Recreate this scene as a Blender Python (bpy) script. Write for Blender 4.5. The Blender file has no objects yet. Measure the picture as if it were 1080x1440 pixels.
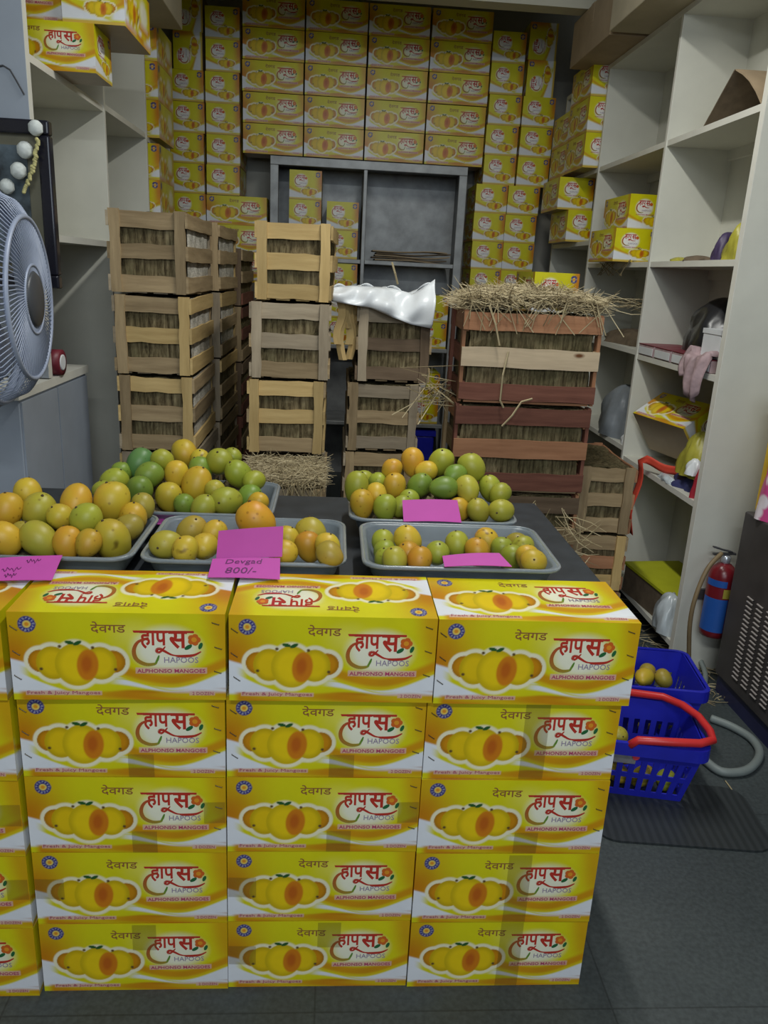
import bpy, bmesh, math, random
import numpy as np
from mathutils import Vector, Matrix, Euler
random.seed(7)
R = math.radians
scene = bpy.context.scene
COL = scene.collection

# ------------------------------------------------------------------ camera
F_PX, PITCH, ROLL, YAW = 1107.5, 0.29466, 0.05138, 0.07167
CAMP = Vector((0, 0, 1.4))
_fw = Vector((math.sin(YAW)*math.cos(PITCH), math.cos(YAW)*math.cos(PITCH), -math.sin(PITCH)))
_rt = Vector((math.cos(YAW), -math.sin(YAW), 0))
_up = _rt.cross(_fw)
_cr, _sr = math.cos(ROLL), math.sin(ROLL)
RX = _cr*_rt + _sr*_up
UX = -_sr*_rt + _cr*_up
cam_d = bpy.data.cameras.new('camera'); cam_d.sensor_width = 36; cam_d.lens = F_PX/1440*36
cam_d.clip_start = 0.02; cam_d.clip_end = 60
cam = bpy.data.objects.new('camera', cam_d); COL.objects.link(cam)
M = Matrix.Identity(4)
for i in range(3):
    M[i][0] = RX[i]; M[i][1] = UX[i]; M[i][2] = -_fw[i]; M[i][3] = CAMP[i]
cam.matrix_world = M
scene.camera = cam

def at(px, py, X=None, Y=None, Z=None):
    """measured point of the room: the line of sight through a pixel met with a known plane of the room"""
    d = _fw*F_PX + RX*(px-540) - UX*(py-720)
    t = X/d.x if X is not None else (Y/d.y if Y is not None else (Z-1.4)/d.z)
    return CAMP + d*t

# ------------------------------------------------------------------ world, lights, exposure
w = bpy.data.worlds.new('world'); scene.world = w; w.use_nodes = True
w.node_tree.nodes['Background'].inputs[0].default_value = (0.80, 0.86, 0.95, 1)
w.node_tree.nodes['Background'].inputs[1].default_value = 0.07
def area(name, loc, aim, sx, sy, power, col):
    l = bpy.data.lights.new(name, 'AREA'); l.shape = 'RECTANGLE'; l.size = sx; l.size_y = sy
    l.energy = power; l.color = col
    o = bpy.data.objects.new(name, l); COL.objects.link(o); o.location = loc
    o.rotation_euler = (Vector(aim)-Vector(loc)).to_track_quat('-Z', 'Y').to_euler()
    return o
area('tube_light_shop', (0.42, 2.15, 2.86), (0.42, 2.15, 0), 0.07, 1.2, 21, (1.0, 1.0, 0.95))
area('tube_light_entrance', (0.1, -0.5, 2.75), (0.1, 0.6, 0), 1.2, 0.10, 20, (0.95, 1.0, 1.0))
area('street_daylight', (0.2, -2.6, 2.3), (0.1, 3.0, 1.0), 3.0, 1.6, 34, (0.78, 0.89, 1.0))
vs = scene.view_settings
vs.view_transform = 'Standard'; vs.look = 'None'; vs.gamma = 1.0; vs.use_curve_mapping = False
vs.exposure = 0.55

# ------------------------------------------------------------------ materials
MAT = {}
def new_mat(name):
    m = bpy.data.materials.new(name); m.use_nodes = True
    nt = m.node_tree; b = nt.nodes['Principled BSDF']
    MAT[name] = m
    return m, nt, b
def noise(nt, scale, detail=4, vec=None, rough=0.55):
    n = nt.nodes.new('ShaderNodeTexNoise'); n.inputs['Scale'].default_value = scale
    n.inputs['Detail'].default_value = detail; n.inputs['Roughness'].default_value = rough
    if vec: nt.links.new(vec, n.inputs['Vector'])
    return n
def coords(nt, out='Object', scale=None):
    tc = nt.nodes.new('ShaderNodeTexCoord')
    if scale is None: return tc.outputs[out]
    mp = nt.nodes.new('ShaderNodeMapping'); mp.inputs['Scale'].default_value = scale
    nt.links.new(tc.outputs[out], mp.inputs['Vector']); return mp.outputs['Vector']
def ramp(nt, fac, stops):
    r = nt.nodes.new('ShaderNodeValToRGB'); e = r.color_ramp.elements
    e[0].position, e[0].color = stops[0][0], (*stops[0][1], 1)
    e[1].position, e[1].color = stops[-1][0], (*stops[-1][1], 1)
    for p, c in stops[1:-1]:
        k = e.new(p); k.color = (*c, 1)
    nt.links.new(fac, r.inputs[0]); return r
def bump(nt, b, h, s, d=0.01):
    bp = nt.nodes.new('ShaderNodeBump'); bp.inputs['Strength'].default_value = s; bp.inputs['Distance'].default_value = d
    nt.links.new(h, bp.inputs['Height']); nt.links.new(bp.outputs[0], b.inputs['Normal'])
def mix(nt, fac, a, b, mode='MIX'):
    n = nt.nodes.new('ShaderNodeMix'); n.data_type = 'RGBA'; n.blend_type = mode
    for s, v in ((0, fac), (6, a), (7, b)):
        if hasattr(v, 'links'): nt.links.new(v, n.inputs[s])
        elif s == 0: n.inputs[0].default_value = v
        else: n.inputs[s].default_value = (*v, 1)
    return n.outputs[2]
def plain(name, col, rough=0.5, var=0.12, scale=12, metallic=0, spec=None, bmp=0.0):
    m, nt, b = new_mat(name)
    n = noise(nt, scale, 5, coords(nt))
    lo = tuple(c*(1-var) for c in col); hi = tuple(min(1, c*(1+var)) for c in col)
    r = ramp(nt, n.outputs['Fac'], [(0.3, lo), (0.7, hi)])
    nt.links.new(r.outputs[0], b.inputs['Base Color'])
    b.inputs['Roughness'].default_value = rough; b.inputs['Metallic'].default_value = metallic
    if spec is not None: b.inputs['Specular IOR Level'].default_value = spec
    if bmp: bump(nt, b, n.outputs['Fac'], bmp)
    return m

plain('laminate_cream', (0.62, 0.615, 0.54), 0.42, 0.05, 6)
plain('laminate_edge', (0.72, 0.71, 0.64), 0.4, 0.05, 10)
plain('laminate_grey_daylit', (0.32, 0.36, 0.42), 0.45, 0.08, 5)  # grey cabinet laminate; bluish daylight on the near left panel is painted with it
plain('wall_paint', (0.42, 0.41, 0.36), 0.8, 0.12, 3)
plain('masonry_dark', (0.12, 0.11, 0.09), 0.85, 0.2, 4)
plain('ceiling_paint', (0.50, 0.50, 0.46), 0.8, 0.1, 3)
plain('beam_cream', (0.50, 0.48, 0.38), 0.6, 0.06, 4)
plain('beam_white_lit', (0.8, 0.86, 0.92), 0.5, 0.04, 4)  # bluish white is the lit look of the beam's upper face, painted in
plain('steel_grey', (0.30, 0.31, 0.31), 0.45, 0.28, 9, metallic=0.25, bmp=0.05)
plain('table_dark', (0.025, 0.03, 0.036), 0.5, 0.3, 14)
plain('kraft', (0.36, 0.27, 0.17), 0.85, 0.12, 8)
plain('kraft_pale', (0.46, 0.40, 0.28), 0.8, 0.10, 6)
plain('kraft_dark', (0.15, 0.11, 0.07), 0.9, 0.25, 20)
plain('pink_card', (0.50, 0.065, 0.36), 0.7, 0.05, 10)
plain('ink', (0.11, 0.015, 0.10), 0.6, 0.05, 10)
plain('blue_plastic', (0.015, 0.02, 0.42), 0.33, 0.12, 10)
plain('red_plastic', (0.62, 0.03, 0.03), 0.35, 0.1, 10)
plain('sticker_grey', (0.25, 0.25, 0.27), 0.4, 0.2, 60)
plain('sticker_red', (0.7, 0.05, 0.08), 0.4, 0.1, 10)
plain('fan_plastic', (0.33, 0.38, 0.50), 0.35, 0.06, 10)
plain('fan_dark', (0.06, 0.065, 0.075), 0.4, 0.1, 10)
plain('fan_chrome', (0.55, 0.57, 0.62), 0.25, 0.05, 10, metallic=0.6)
plain('black_gloss', (0.012, 0.012, 0.02), 0.16, 0.1, 10)
plain('flower_white', (0.62, 0.66, 0.64), 0.9, 0.15, 60, bmp=0.3)
plain('flower_gold', (0.50, 0.46, 0.20), 0.7, 0.3, 80, bmp=0.3)
plain('machine_dark', (0.055, 0.05, 0.05), 0.42, 0.25, 8)
plain('machine_blue', (0.02, 0.022, 0.07), 0.4, 0.15, 8)
plain('louvre_metal', (0.42, 0.38, 0.36), 0.35, 0.1, 8, metallic=0.3)
plain('rubber_black', (0.02, 0.02, 0.021), 0.5, 0.2, 14)
plain('hose_grey', (0.20, 0.23, 0.22), 0.5, 0.1, 12)
plain('hose_brown', (0.20, 0.14, 0.07), 0.55, 0.12, 12)
plain('cable_dark', (0.05, 0.05, 0.055), 0.5, 0.1, 10)
plain('ext_red', (0.17, 0.010, 0.016), 0.28, 0.1, 10)
plain('ext_blue', (0.02, 0.10, 0.40), 0.4, 0.05, 10)
plain('ext_yellow', (0.4, 0.34, 0.05), 0.4, 0.05, 10)
plain('white_plain', (0.72, 0.74, 0.76), 0.5, 0.06, 10)
plain('polythene_white', (0.78, 0.81, 0.83), 0.32, 0.06, 8)
plain('polythene_clear', (0.50, 0.55, 0.58), 0.22, 0.12, 14)
plain('polythene_black', (0.018, 0.018, 0.02), 0.3, 0.2, 12)
plain('polythene_grey', (0.18, 0.20, 0.22), 0.35, 0.2, 10)
plain('cloth_red', (0.42, 0.02, 0.04), 0.6, 0.2, 12)
plain('ribbon_red', (0.62, 0.07, 0.04), 0.5, 0.15, 12)
plain('cloth_blue', (0.03, 0.035, 0.12), 0.7, 0.2, 12)
plain('cloth_pinkish', (0.38, 0.27, 0.28), 0.55, 0.3, 25)
plain('maroon', (0.18, 0.02, 0.035), 0.45, 0.15, 10)
plain('lemon', (0.45, 0.47, 0.015), 0.6, 0.08, 8)
plain('yellow_bag', (0.40, 0.37, 0.05), 0.4, 0.2, 18)
plain('purple_dark', (0.06, 0.04, 0.10), 0.5, 0.2, 10)
plain('stem_dark', (0.07, 0.045, 0.02), 0.9, 0.2, 30)
plain('metal_staple', (0.10, 0.08, 0.05), 0.4, 0.1, 10, metallic=0.5)
plain('picture_art', (0.075, 0.10, 0.12), 0.25, 0.75, 14)
plain('picture_mount', (0.16, 0.15, 0.10), 0.4, 0.2, 8)
plain('yellow_paint', (0.7, 0.45, 0.02), 0.5, 0.1, 8)

# floor: worn grey green stone tiles
m, nt, b = new_mat('stone_floor')
c = coords(nt)
n1 = noise(nt, 2.2, 6, c); n2 = noise(nt, 90, 3, c)
r1 = ramp(nt, n1.outputs['Fac'], [(0.3, (0.046, 0.056, 0.058)), (0.55, (0.060, 0.072, 0.073)), (0.75, (0.076, 0.088, 0.088))])
r2 = ramp(nt, n2.outputs['Fac'], [(0.35, (0.75, 0.75, 0.75)), (0.65, (1.1, 1.1, 1.1))])
br = nt.nodes.new('ShaderNodeTexBrick'); br.offset = 0; br.inputs['Scale'].default_value = 1
br.inputs['Brick Width'].default_value = 0.6; br.inputs['Row Height'].default_value = 0.6; br.inputs['Mortar Size'].default_value = 0.002
br.inputs['Color1'].default_value = (1, 1, 1, 1); br.inputs['Color2'].default_value = (0.93, 0.95, 0.95, 1); br.inputs['Mortar'].default_value = (0.6, 0.6, 0.6, 1)
nt.links.new(c, br.inputs['Vector'])
o1 = mix(nt, 1.0, r1.outputs[0], r2.outputs[0], 'MULTIPLY'); o2 = mix(nt, 1.0, o1, br.outputs['Color'], 'MULTIPLY')
nt.links.new(o2, b.inputs['Base Color']); b.inputs['Roughness'].default_value = 0.5

def wood(name, lo, hi, knots=False):
    m, nt, b = new_mat(name)
    tc = nt.nodes.new('ShaderNodeTexCoord'); oi = nt.nodes.new('ShaderNodeObjectInfo')
    mp = nt.nodes.new('ShaderNodeMapping'); mp.inputs['Scale'].default_value = (4, 42, 1)
    nt.links.new(tc.outputs['UV'], mp.inputs['Vector'])
    ad = nt.nodes.new('ShaderNodeVectorMath'); ad.operation = 'ADD'
    sc = nt.nodes.new('ShaderNodeMath'); sc.operation = 'MULTIPLY'; sc.inputs[1].default_value = 37
    nt.links.new(oi.outputs['Random'], sc.inputs[0])
    nt.links.new(mp.outputs[0], ad.inputs[0]); nt.links.new(sc.outputs[0], ad.inputs[1])
    n = noise(nt, 1.0, 6, ad.outputs[0], 0.65)
    r = ramp(nt, n.outputs['Fac'], [(0.28, lo), (0.72, hi)])
    hs = nt.nodes.new('ShaderNodeHueSaturation')
    mr = nt.nodes.new('ShaderNodeMapRange'); mr.inputs[3].default_value = 0.72; mr.inputs[4].default_value = 1.2
    nt.links.new(oi.outputs['Random'], mr.inputs[0]); nt.links.new(mr.outputs[0], hs.inputs['Value'])
    nt.links.new(r.outputs[0], hs.inputs['Color'])
    out = hs.outputs[0]
    if knots:
        vo = nt.nodes.new('ShaderNodeTexVoronoi'); vo.inputs['Scale'].default_value = 5; vo.inputs['Randomness'].default_value = 1
        mp2 = nt.nodes.new('ShaderNodeMapping'); mp2.inputs['Scale'].default_value = (1, 2.2, 1); mp2.inputs['Location'].default_value = (0.13, 0.35, 0)
        nt.links.new(tc.outputs['UV'], mp2.inputs['Vector']); nt.links.new(mp2.outputs[0], vo.inputs['Vector'])
        kr = ramp(nt, vo.outputs['Distance'], [(0.05, (0.25, 0.12, 0.06)), (0.12, (1, 1, 1))])
        out = mix(nt, 1.0, out, kr.outputs[0], 'MULTIPLY')
    nt.links.new(out, b.inputs['Base Color']); b.inputs['Roughness'].default_value = 0.8
    b.inputs['Specular IOR Level'].default_value = 0.25
    bump(nt, b, n.outputs['Fac'], 0.25, 0.003)
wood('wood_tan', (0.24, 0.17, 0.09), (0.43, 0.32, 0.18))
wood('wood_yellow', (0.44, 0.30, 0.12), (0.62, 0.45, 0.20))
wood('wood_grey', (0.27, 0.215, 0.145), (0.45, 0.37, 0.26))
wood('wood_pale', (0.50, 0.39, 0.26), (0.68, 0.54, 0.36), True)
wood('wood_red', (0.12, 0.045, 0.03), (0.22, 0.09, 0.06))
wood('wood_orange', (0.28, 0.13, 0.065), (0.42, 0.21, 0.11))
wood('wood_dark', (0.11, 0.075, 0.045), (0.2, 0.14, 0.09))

m, nt, b = new_mat('straw_packed')
c = coords(nt, 'Object', (90, 90, 9)); n = noise(nt, 1.0, 5, c, 0.7)
n2 = noise(nt, 9, 3, coords(nt))
r = ramp(nt, n.outputs['Fac'], [(0.32, (0.05, 0.036, 0.018)), (0.5, (0.19, 0.15, 0.085)), (0.7, (0.36, 0.30, 0.18))])
r2 = ramp(nt, n2.outputs['Fac'], [(0.35, (0.55, 0.58, 0.5)), (0.65, (1.05, 1.02, 0.95))])
nt.links.new(mix(nt, 1.0, r.outputs[0], r2.outputs[0], 'MULTIPLY'), b.inputs['Base Color'])
b.inputs['Roughness'].default_value = 0.9; b.inputs['Specular IOR Level'].default_value = 0.2
bump(nt, b, n.outputs['Fac'], 0.8, 0.01)
m, nt, b = new_mat('straw_loose')
g = nt.nodes.new('ShaderNodeNewGeometry')
r = ramp(nt, g.outputs['Random Per Island'], [(0.0, (0.15, 0.11, 0.055)), (0.5, (0.36, 0.29, 0.16)), (1.0, (0.58, 0.49, 0.30))])
nt.links.new(r.outputs[0], b.inputs['Base Color']); b.inputs['Roughness'].default_value = 0.7
m, nt, b = new_mat('newsprint')
c = coords(nt, 'Object', (60, 60, 160)); n = noise(nt, 1.0, 3, c); n2 = noise(nt, 14, 3, coords(nt))
r = ramp(nt, n.outputs['Fac'], [(0.35, (0.42, 0.40, 0.35)), (0.55, (0.68, 0.65, 0.57))])
r2 = ramp(nt, n2.outputs['Fac'], [(0.4, (0.6, 0.59, 0.56)), (0.6, (1, 1, 1))])
nt.links.new(mix(nt, 1.0, r.outputs[0], r2.outputs[0], 'MULTIPLY'), b.inputs['Base Color']); b.inputs['Roughness'].default_value = 0.85

# mango skin: the fruit's own colour comes from the object colour, with a blush and specks
m, nt, b = new_mat('mango_skin')
oi = nt.nodes.new('ShaderNodeObjectInfo'); tc = nt.nodes.new('ShaderNodeTexCoord')
ad = nt.nodes.new('ShaderNodeVectorMath'); ad.operation = 'ADD'
sc = nt.nodes.new('ShaderNodeMath'); sc.operation = 'MULTIPLY'; sc.inputs[1].default_value = 50
nt.links.new(oi.outputs['Random'], sc.inputs[0]); nt.links.new(tc.outputs['Object'], ad.inputs[0]); nt.links.new(sc.outputs[0], ad.inputs[1])
n = noise(nt, 16, 3, ad.outputs[0])
fr = ramp(nt, n.outputs['Fac'], [(0.42, (0, 0, 0)), (0.72, (0.75, 0.75, 0.75))])
h1 = nt.nodes.new('ShaderNodeHueSaturation'); h1.inputs['Hue'].default_value = 0.47; h1.inputs['Value'].default_value = 1.1
nt.links.new(oi.outputs['Color'], h1.inputs['Color'])
base = mix(nt, fr.outputs[0], oi.outputs['Color'], h1.outputs[0])
vo = nt.nodes.new('ShaderNodeTexVoronoi'); vo.inputs['Scale'].default_value = 48; nt.links.new(ad.outputs[0], vo.inputs['Vector'])
sp = ramp(nt, vo.outputs['Distance'], [(0.07, (0.45, 0.36, 0.25)), (0.16, (1, 1, 1))])
n3 = noise(nt, 22, 2, ad.outputs[0]); bl = ramp(nt, n3.outputs['Fac'], [(0.70, (1, 1, 1)), (0.76, (0.22, 0.15, 0.1))])
base = mix(nt, 0.6, base, sp.outputs[0], 'MULTIPLY'); base = mix(nt, 0.8, base, bl.outputs[0], 'MULTIPLY')
nt.links.new(base, b.inputs['Base Color']); b.inputs['Roughness'].default_value = 0.42
b.inputs['Subsurface Weight'].default_value = 0.0; b.inputs['Specular IOR Level'].default_value = 0.4

# printed carton
m, nt, b = new_mat('carton_print')
a = nt.nodes.new('ShaderNodeAttribute'); a.attribute_name = 'print'
n = noise(nt, 14, 3, coords(nt)); r = ramp(nt, n.outputs['Fac'], [(0.3, (0.9, 0.9, 0.9)), (0.7, (1, 1, 1))])
nt.links.new(mix(nt, 1.0, a.outputs['Color'], r.outputs[0], 'MULTIPLY'), b.inputs['Base Color'])
b.inputs['Roughness'].default_value = 0.36; b.inputs['Specular IOR Level'].default_value = 0.35

m, nt, b = new_mat('tray_plastic')
n = noise(nt, 8, 3, coords(nt)); r = ramp(nt, n.outputs['Fac'], [(0.3, (0.21, 0.25, 0.28)), (0.7, (0.30, 0.345, 0.38))])
nt.links.new(r.outputs[0], b.inputs['Base Color']); b.inputs['Roughness'].default_value = 0.3
b.inputs['Transmission Weight'].default_value = 0.4; b.inputs['IOR'].default_value = 1.3
m, nt, b = new_mat('tape_brown')
n = noise(nt, 30, 3, coords(nt)); r = ramp(nt, n.outputs['Fac'], [(0.3, (0.16, 0.11, 0.02)), (0.7, (0.24, 0.17, 0.03))])
nt.links.new(r.outputs[0], b.inputs['Base Color']); b.inputs['Roughness'].default_value = 0.14
b.inputs['Alpha'].default_value = 0.28; bump(nt, b, n.outputs['Fac'], 0.15, 0.004)
m, nt, b = new_mat('pink_polka')
vo = nt.nodes.new('ShaderNodeTexVoronoi'); vo.inputs['Scale'].default_value = 14; nt.links.new(coords(nt), vo.inputs['Vector'])
r = ramp(nt, vo.outputs['Distance'], [(0.30, (0.8, 0.72, 0.76)), (0.42, (0.62, 0.08, 0.26))])
nt.links.new(r.outputs[0], b.inputs['Base Color']); b.inputs['Roughness'].default_value = 0.35
m, nt, b = new_mat('mat_rubber')
wv = nt.nodes.new('ShaderNodeTexWave'); wv.inputs['Scale'].default_value = 14; wv.inputs['Distortion'].default_value = 1.0
nt.links.new(coords(nt), wv.inputs['Vector'])
r = ramp(nt, wv.outputs['Fac'], [(0.2, (0.022, 0.027, 0.028)), (0.8, (0.032, 0.038, 0.04))])
nt.links.new(r.outputs[0], b.inputs['Base Color']); b.inputs['Roughness'].default_value = 0.45

# ------------------------------------------------------------------ builders
class MB:
    def __init__(s): s.v = []; s.f = []; s.m = []; s.uv = []
    def add(s, vs_, fs, mi=0, uvs=None):
        o = len(s.v); s.v += [tuple(v) for v in vs_]
        for k, f in enumerate(fs):
            s.f.append(tuple(i+o for i in f)); s.m.append(mi)
            s.uv.append(uvs[k] if uvs else [(0, 0)]*len(f))
    def box(s, x0, x1, y0, y1, z0, z1, mi=0, mat=None):
        vs_ = [Vector((x, y, z)) for z in (z0, z1) for y in (y0, y1) for x in (x0, x1)]
        if mat: vs_ = [mat @ v for v in vs_]
        s.add(vs_, [(0, 2, 3, 1), (4, 5, 7, 6), (0, 1, 5, 4), (2, 6, 7, 3), (0, 4, 6, 2), (1, 3, 7, 5)], mi)
    def plank(s, a, b_, wdir, width, thick, seg=6, jit=0.0025, mi=0):
        """a board from a to b_, its width along wdir, with uneven sawn edges"""
        a, b_, wdir = Vector(a), Vector(b_), Vector(wdir).normalized()
        L = (b_-a).length; d = (b_-a)/L; nrm = d.cross(wdir).normalized()
        rings = []; u0 = random.uniform(0, 9)
        for i in range(seg+1):
            t = i/seg; c = a+d*L*t
            w1 = width/2+random.uniform(-jit, jit); w2 = width/2+random.uniform(-jit, jit)
            th = thick/2; off = nrm*random.uniform(-jit, jit)*0.3
            rings.append([c+wdir*w1+nrm*th+off, c-wdir*w2+nrm*th+off, c-wdir*w2-nrm*th+off, c+wdir*w1-nrm*th+off])
        vs_ = [p for r_ in rings for p in r_]; fs = []; uvs = []
        vv = (width, 0, -thick, width, width)
        pv = [(0, width), (width, width+thick), (width+thick, 2*width+thick), (2*width+thick, 2*width+2*thick)]
        for i in range(seg):
            for k in range(4):
                k2 = (k+1) % 4
                fs.append((i*4+k, i*4+k2, (i+1)*4+k2, (i+1)*4+k))
                ua, ub = u0+L*i/seg, u0+L*(i+1)/seg
                uvs.append([(ua, pv[k][0]), (ua, pv[k][1]), (ub, pv[k][1]), (ub, pv[k][0])])
        fs.append((3, 2, 1, 0)); uvs.append([(u0, 0), (u0, width), (u0+thick, width), (u0+thick, 0)])
        e = seg*4; fs.append((e, e+1, e+2, e+3)); uvs.append([(u0, 0), (u0, width), (u0+thick, width), (u0+thick, 0)])
        s.add(vs_, fs, mi, uvs)
    def tube(s, pts, r, n=8, closed=False, mi=0, cap=True):
        pts = [Vector(p) for p in pts]; N = len(pts)
        rr = r if isinstance(r, (list, tuple)) else [r]*N
        up = None; rings = []
        for i, p in enumerate(pts):
            if closed: d = pts[(i+1) % N]-pts[i-1]
            else: d = pts[min(i+1, N-1)]-pts[max(i-1, 0)]
            d.normalize()
            if up is None:
                up = Vector((0, 0, 1)) if abs(d.z) < 0.9 else Vector((1, 0, 0))
            up = (up-d*up.dot(d)).normalized(); sd = d.cross(up)
            rings.append([p+(up*math.cos(2*math.pi*k/n)+sd*math.sin(2*math.pi*k/n))*rr[i] for k in range(n)])
        vs_ = [q for r_ in rings for q in r_]; fs = []
        for i in range(N if closed else N-1):
            j = (i+1) % N
            for k in range(n):
                fs.append((i*n+k, j*n+k, j*n+(k+1) % n, i*n+(k+1) % n))
        if cap and not closed:
            fs.append(tuple(range(n))); fs.append(tuple((N-1)*n+k for k in reversed(range(n))))
        s.add(vs_, fs, mi)
    def lathe(s, prof, n=24, mat=None, mi=0):
        vs_ = []; fs = []
        for (r, z) in prof:
            for k in range(n):
                a_ = 2*math.pi*k/n; v = Vector((r*math.cos(a_), r*math.sin(a_), z))
                vs_.append(mat @ v if mat else v)
        for i in range(len(prof)-1):
            for k in range(n):
                fs.append((i*n+k, i*n+(k+1) % n, (i+1)*n+(k+1) % n, (i+1)*n+k))
        fs.append(tuple(reversed(range(n)))); fs.append(tuple((len(prof)-1)*n+k for k in range(n)))
        s.add(vs_, fs, mi)
    def grid(s, fn, nu, nv, mi=0, closed_u=False):
        vs_ = [fn(i/nu, j/nv) for j in range(nv+1) for i in range(nu+1)]
        fs = [(j*(nu+1)+i, j*(nu+1)+i+1, (j+1)*(nu+1)+i+1, (j+1)*(nu+1)+i) for j in range(nv) for i in range(nu)]
        s.add(vs_, fs, mi)
    def mesh(s, name, mats, smooth=False):
        me = bpy.data.meshes.new(name); me.from_pydata(s.v, [], s.f)
        for mm in mats: me.materials.append(MAT[mm])
        me.polygons.foreach_set('material_index', s.m)
        uvl = me.uv_layers.new(name='uv')
        flat = [c for f in s.uv for p in f for c in p]
        uvl.data.foreach_set('uv', flat)
        if smooth: me.polygons.foreach_set('use_smooth', [True]*len(s.f))
        me.update(); return me
    def build(s, name, mats, parent=None, smooth=False):
        if isinstance(mats, str): mats = [mats]
        return link(name, s.mesh(name, mats, smooth), parent)
def link(name, me, parent=None):
    o = bpy.data.objects.new(name, me); COL.objects.link(o)
    if parent: o.parent = parent
    return o
def tag(o, label, cat, group=None, kind=None):
    if label: o['label'] = label
    if cat: o['category'] = cat
    if group: o['group'] = group
    if kind: o['kind'] = kind
    return o
def empty(name, loc=(0, 0, 0), rz=0, label=None, cat=None, group=None):
    o = bpy.data.objects.new(name, None); COL.objects.link(o); o.empty_display_size = 0.05
    o.location = loc; o.rotation_euler = (0, 0, rz)
    return tag(o, label, cat, group)
def struct(name, mb, mats, smooth=False):
    o = mb.build(name, mats, None, smooth); o['kind'] = 'structure'; return o
def copy_tree(o, parent=None):
    c = o.copy(); COL.objects.link(c)
    if parent: c.parent = parent
    for ch in [k for k in o.children]: copy_tree(ch, c)
    return c
def solid(o, t, off=0):
    md = o.modifiers.new('thickness', 'SOLIDIFY'); md.thickness = t; md.offset = off; return o
def bevel(o, wdt, seg=2):
    md = o.modifiers.new('bevel', 'BEVEL'); md.width = wdt; md.segments = seg; md.limit_method = 'ANGLE'; return o
def subsurf(o, n=1):
    md = o.modifiers.new('subsurf', 'SUBSURF'); md.levels = n; md.render_levels = n; return o

# ------------------------------------------------------------------ setting
mb = MB(); mb.box(-3, 3.2, -3.0, 5.75, -0.1, 0); struct('floor', mb, 'stone_floor')
mb = MB(); mb.box(-3, 3.2, 0.6, 5.75, 3.12, 3.22); struct('ceiling', mb, 'ceiling_paint')
mb = MB(); mb.box(-3, 3.2, 5.58, 5.75, 0, 3.12); struct('wall_back', mb, 'wall_paint')
mb = MB(); mb.box(-1.55, -1.27, 2.62, 5.58, 0, 3.12); mb.box(-1.95, -1.55, 0.6, 5.58, 0, 3.12); struct('wall_left', mb, 'wall_paint')
mb = MB(); mb.box(1.62, 1.9, 2.72, 5.58, 0, 3.12); mb.box(2.15, 2.3, 0.6, 2.72, 0, 3.12); mb.box(1.9, 2.3, 2.72, 5.58, 0, 3.12); struct('wall_right', mb, 'wall_paint')
# ledges of masonry that carry the far carton columns
mb = MB(); mb.box(-1.26, -0.44, 5.12, 5.58, 0, 1.30); mb.box(-1.26, -0.802, 5.12, 5.58, 1.30, 1.4671); struct('trim_1', mb, 'masonry_dark')
mb = MB(); mb.box(0.83, 1.30, 5.12, 5.58, 0, 1.285); struct('trim_2', mb, 'masonry_dark')
# beam across the shop
mb = MB(); mb.box(-1.27, 1.235, 4.25, 4.36, 2.655, 2.715, 0); mb.box(-1.27, 1.235, 4.22, 4.36, 2.716, 3.12, 1)
struct('trim_3', mb, ['beam_cream', 'beam_white_lit'])

# ------------------------------------------------------------------ shelving on both sides
def shelf_unit(label, xf, xb, ys, boards, top, zlow=0.0, near='laminate_cream'):
    """open laminate unit: xf front plane, xb back plane, ys divider positions, boards {bay: [z]}"""
    root = empty('shelving_unit', (xf, ys[0], 0), 0, label, 'shelves')
    sgn = 1 if xb > xf else -1
    T = 0.018
    def bx(x0, x1, y0, y1, z0, z1, name, mt='laminate_cream'):
        q = MB(); q.box(min(x0, x1)-xf, max(x0, x1)-xf, y0-ys[0], y1-ys[0], z0, z1, 0)
        # edging strip on the front edge
        e0, e1 = sorted((x0-xf, x0-xf-sgn*0.002)); q.box(e0, e1, y0-ys[0], y1-ys[0], z0, z1, 1)
        return q.build(name, [mt, 'laminate_edge'], root)
    for i, y in enumerate(ys):
        th = 0.03 if i == 0 else T
        bx(xf, xb, y, y+th, zlow if i == 0 else 0.0, top, 'divider', near if i == 0 else 'laminate_cream')
    for i in range(len(ys)-1):
        y0 = ys[i]+(0.03 if i == 0 else T); y1 = ys[i+1]
        for z in boards[i]: bx(xf+sgn*0.004, xb, y0, y1, z-0.022, z, 'shelf_board')
        q = MB(); q.box(min(xb, xb+sgn*0.008)-xf, max(xb, xb+sgn*0.008)-xf, y0-ys[0], y1-ys[0], zlow if i == 0 else 0, top)
        q.build('back_panel', 'laminate_cream', root)
        for z in boards[i]:
            if z > 1.3:
                q = MB(); a0, a1 = sorted((xb-sgn*0.02-xf, xb-xf)); q.box(a0, a1, y0-ys[0], y1-ys[0], z-0.062, z-0.022); q.build('batten', 'laminate_cream', root)
    bx(xf, xb, ys[0], ys[-1]+T, top, top+0.022, 'top_board')
    return root
shelf_unit('cream laminate open shelves along the right wall beyond the machine', 1.32, 1.60, [2.65, 3.43, 4.30, 5.06],
           [[0.10, 0.66, 1.115, 1.50, 1.97], [0.10, 0.70, 1.13, 1.50, 1.97], [0.10, 0.7, 1.615, 1.97]], 2.42)
shelf_unit('cream laminate open shelves along the left wall behind the fan', -0.93, -1.24, [2.65, 3.46, 4.18, 4.72],
           [[1.467, 1.97], [0.5, 0.92, 1.467, 1.98], [0.5, 1.449, 1.97]], 2.42, 1.016, 'laminate_grey_daylit')  # near divider blue-grey: daylight tint put into its colour
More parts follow.
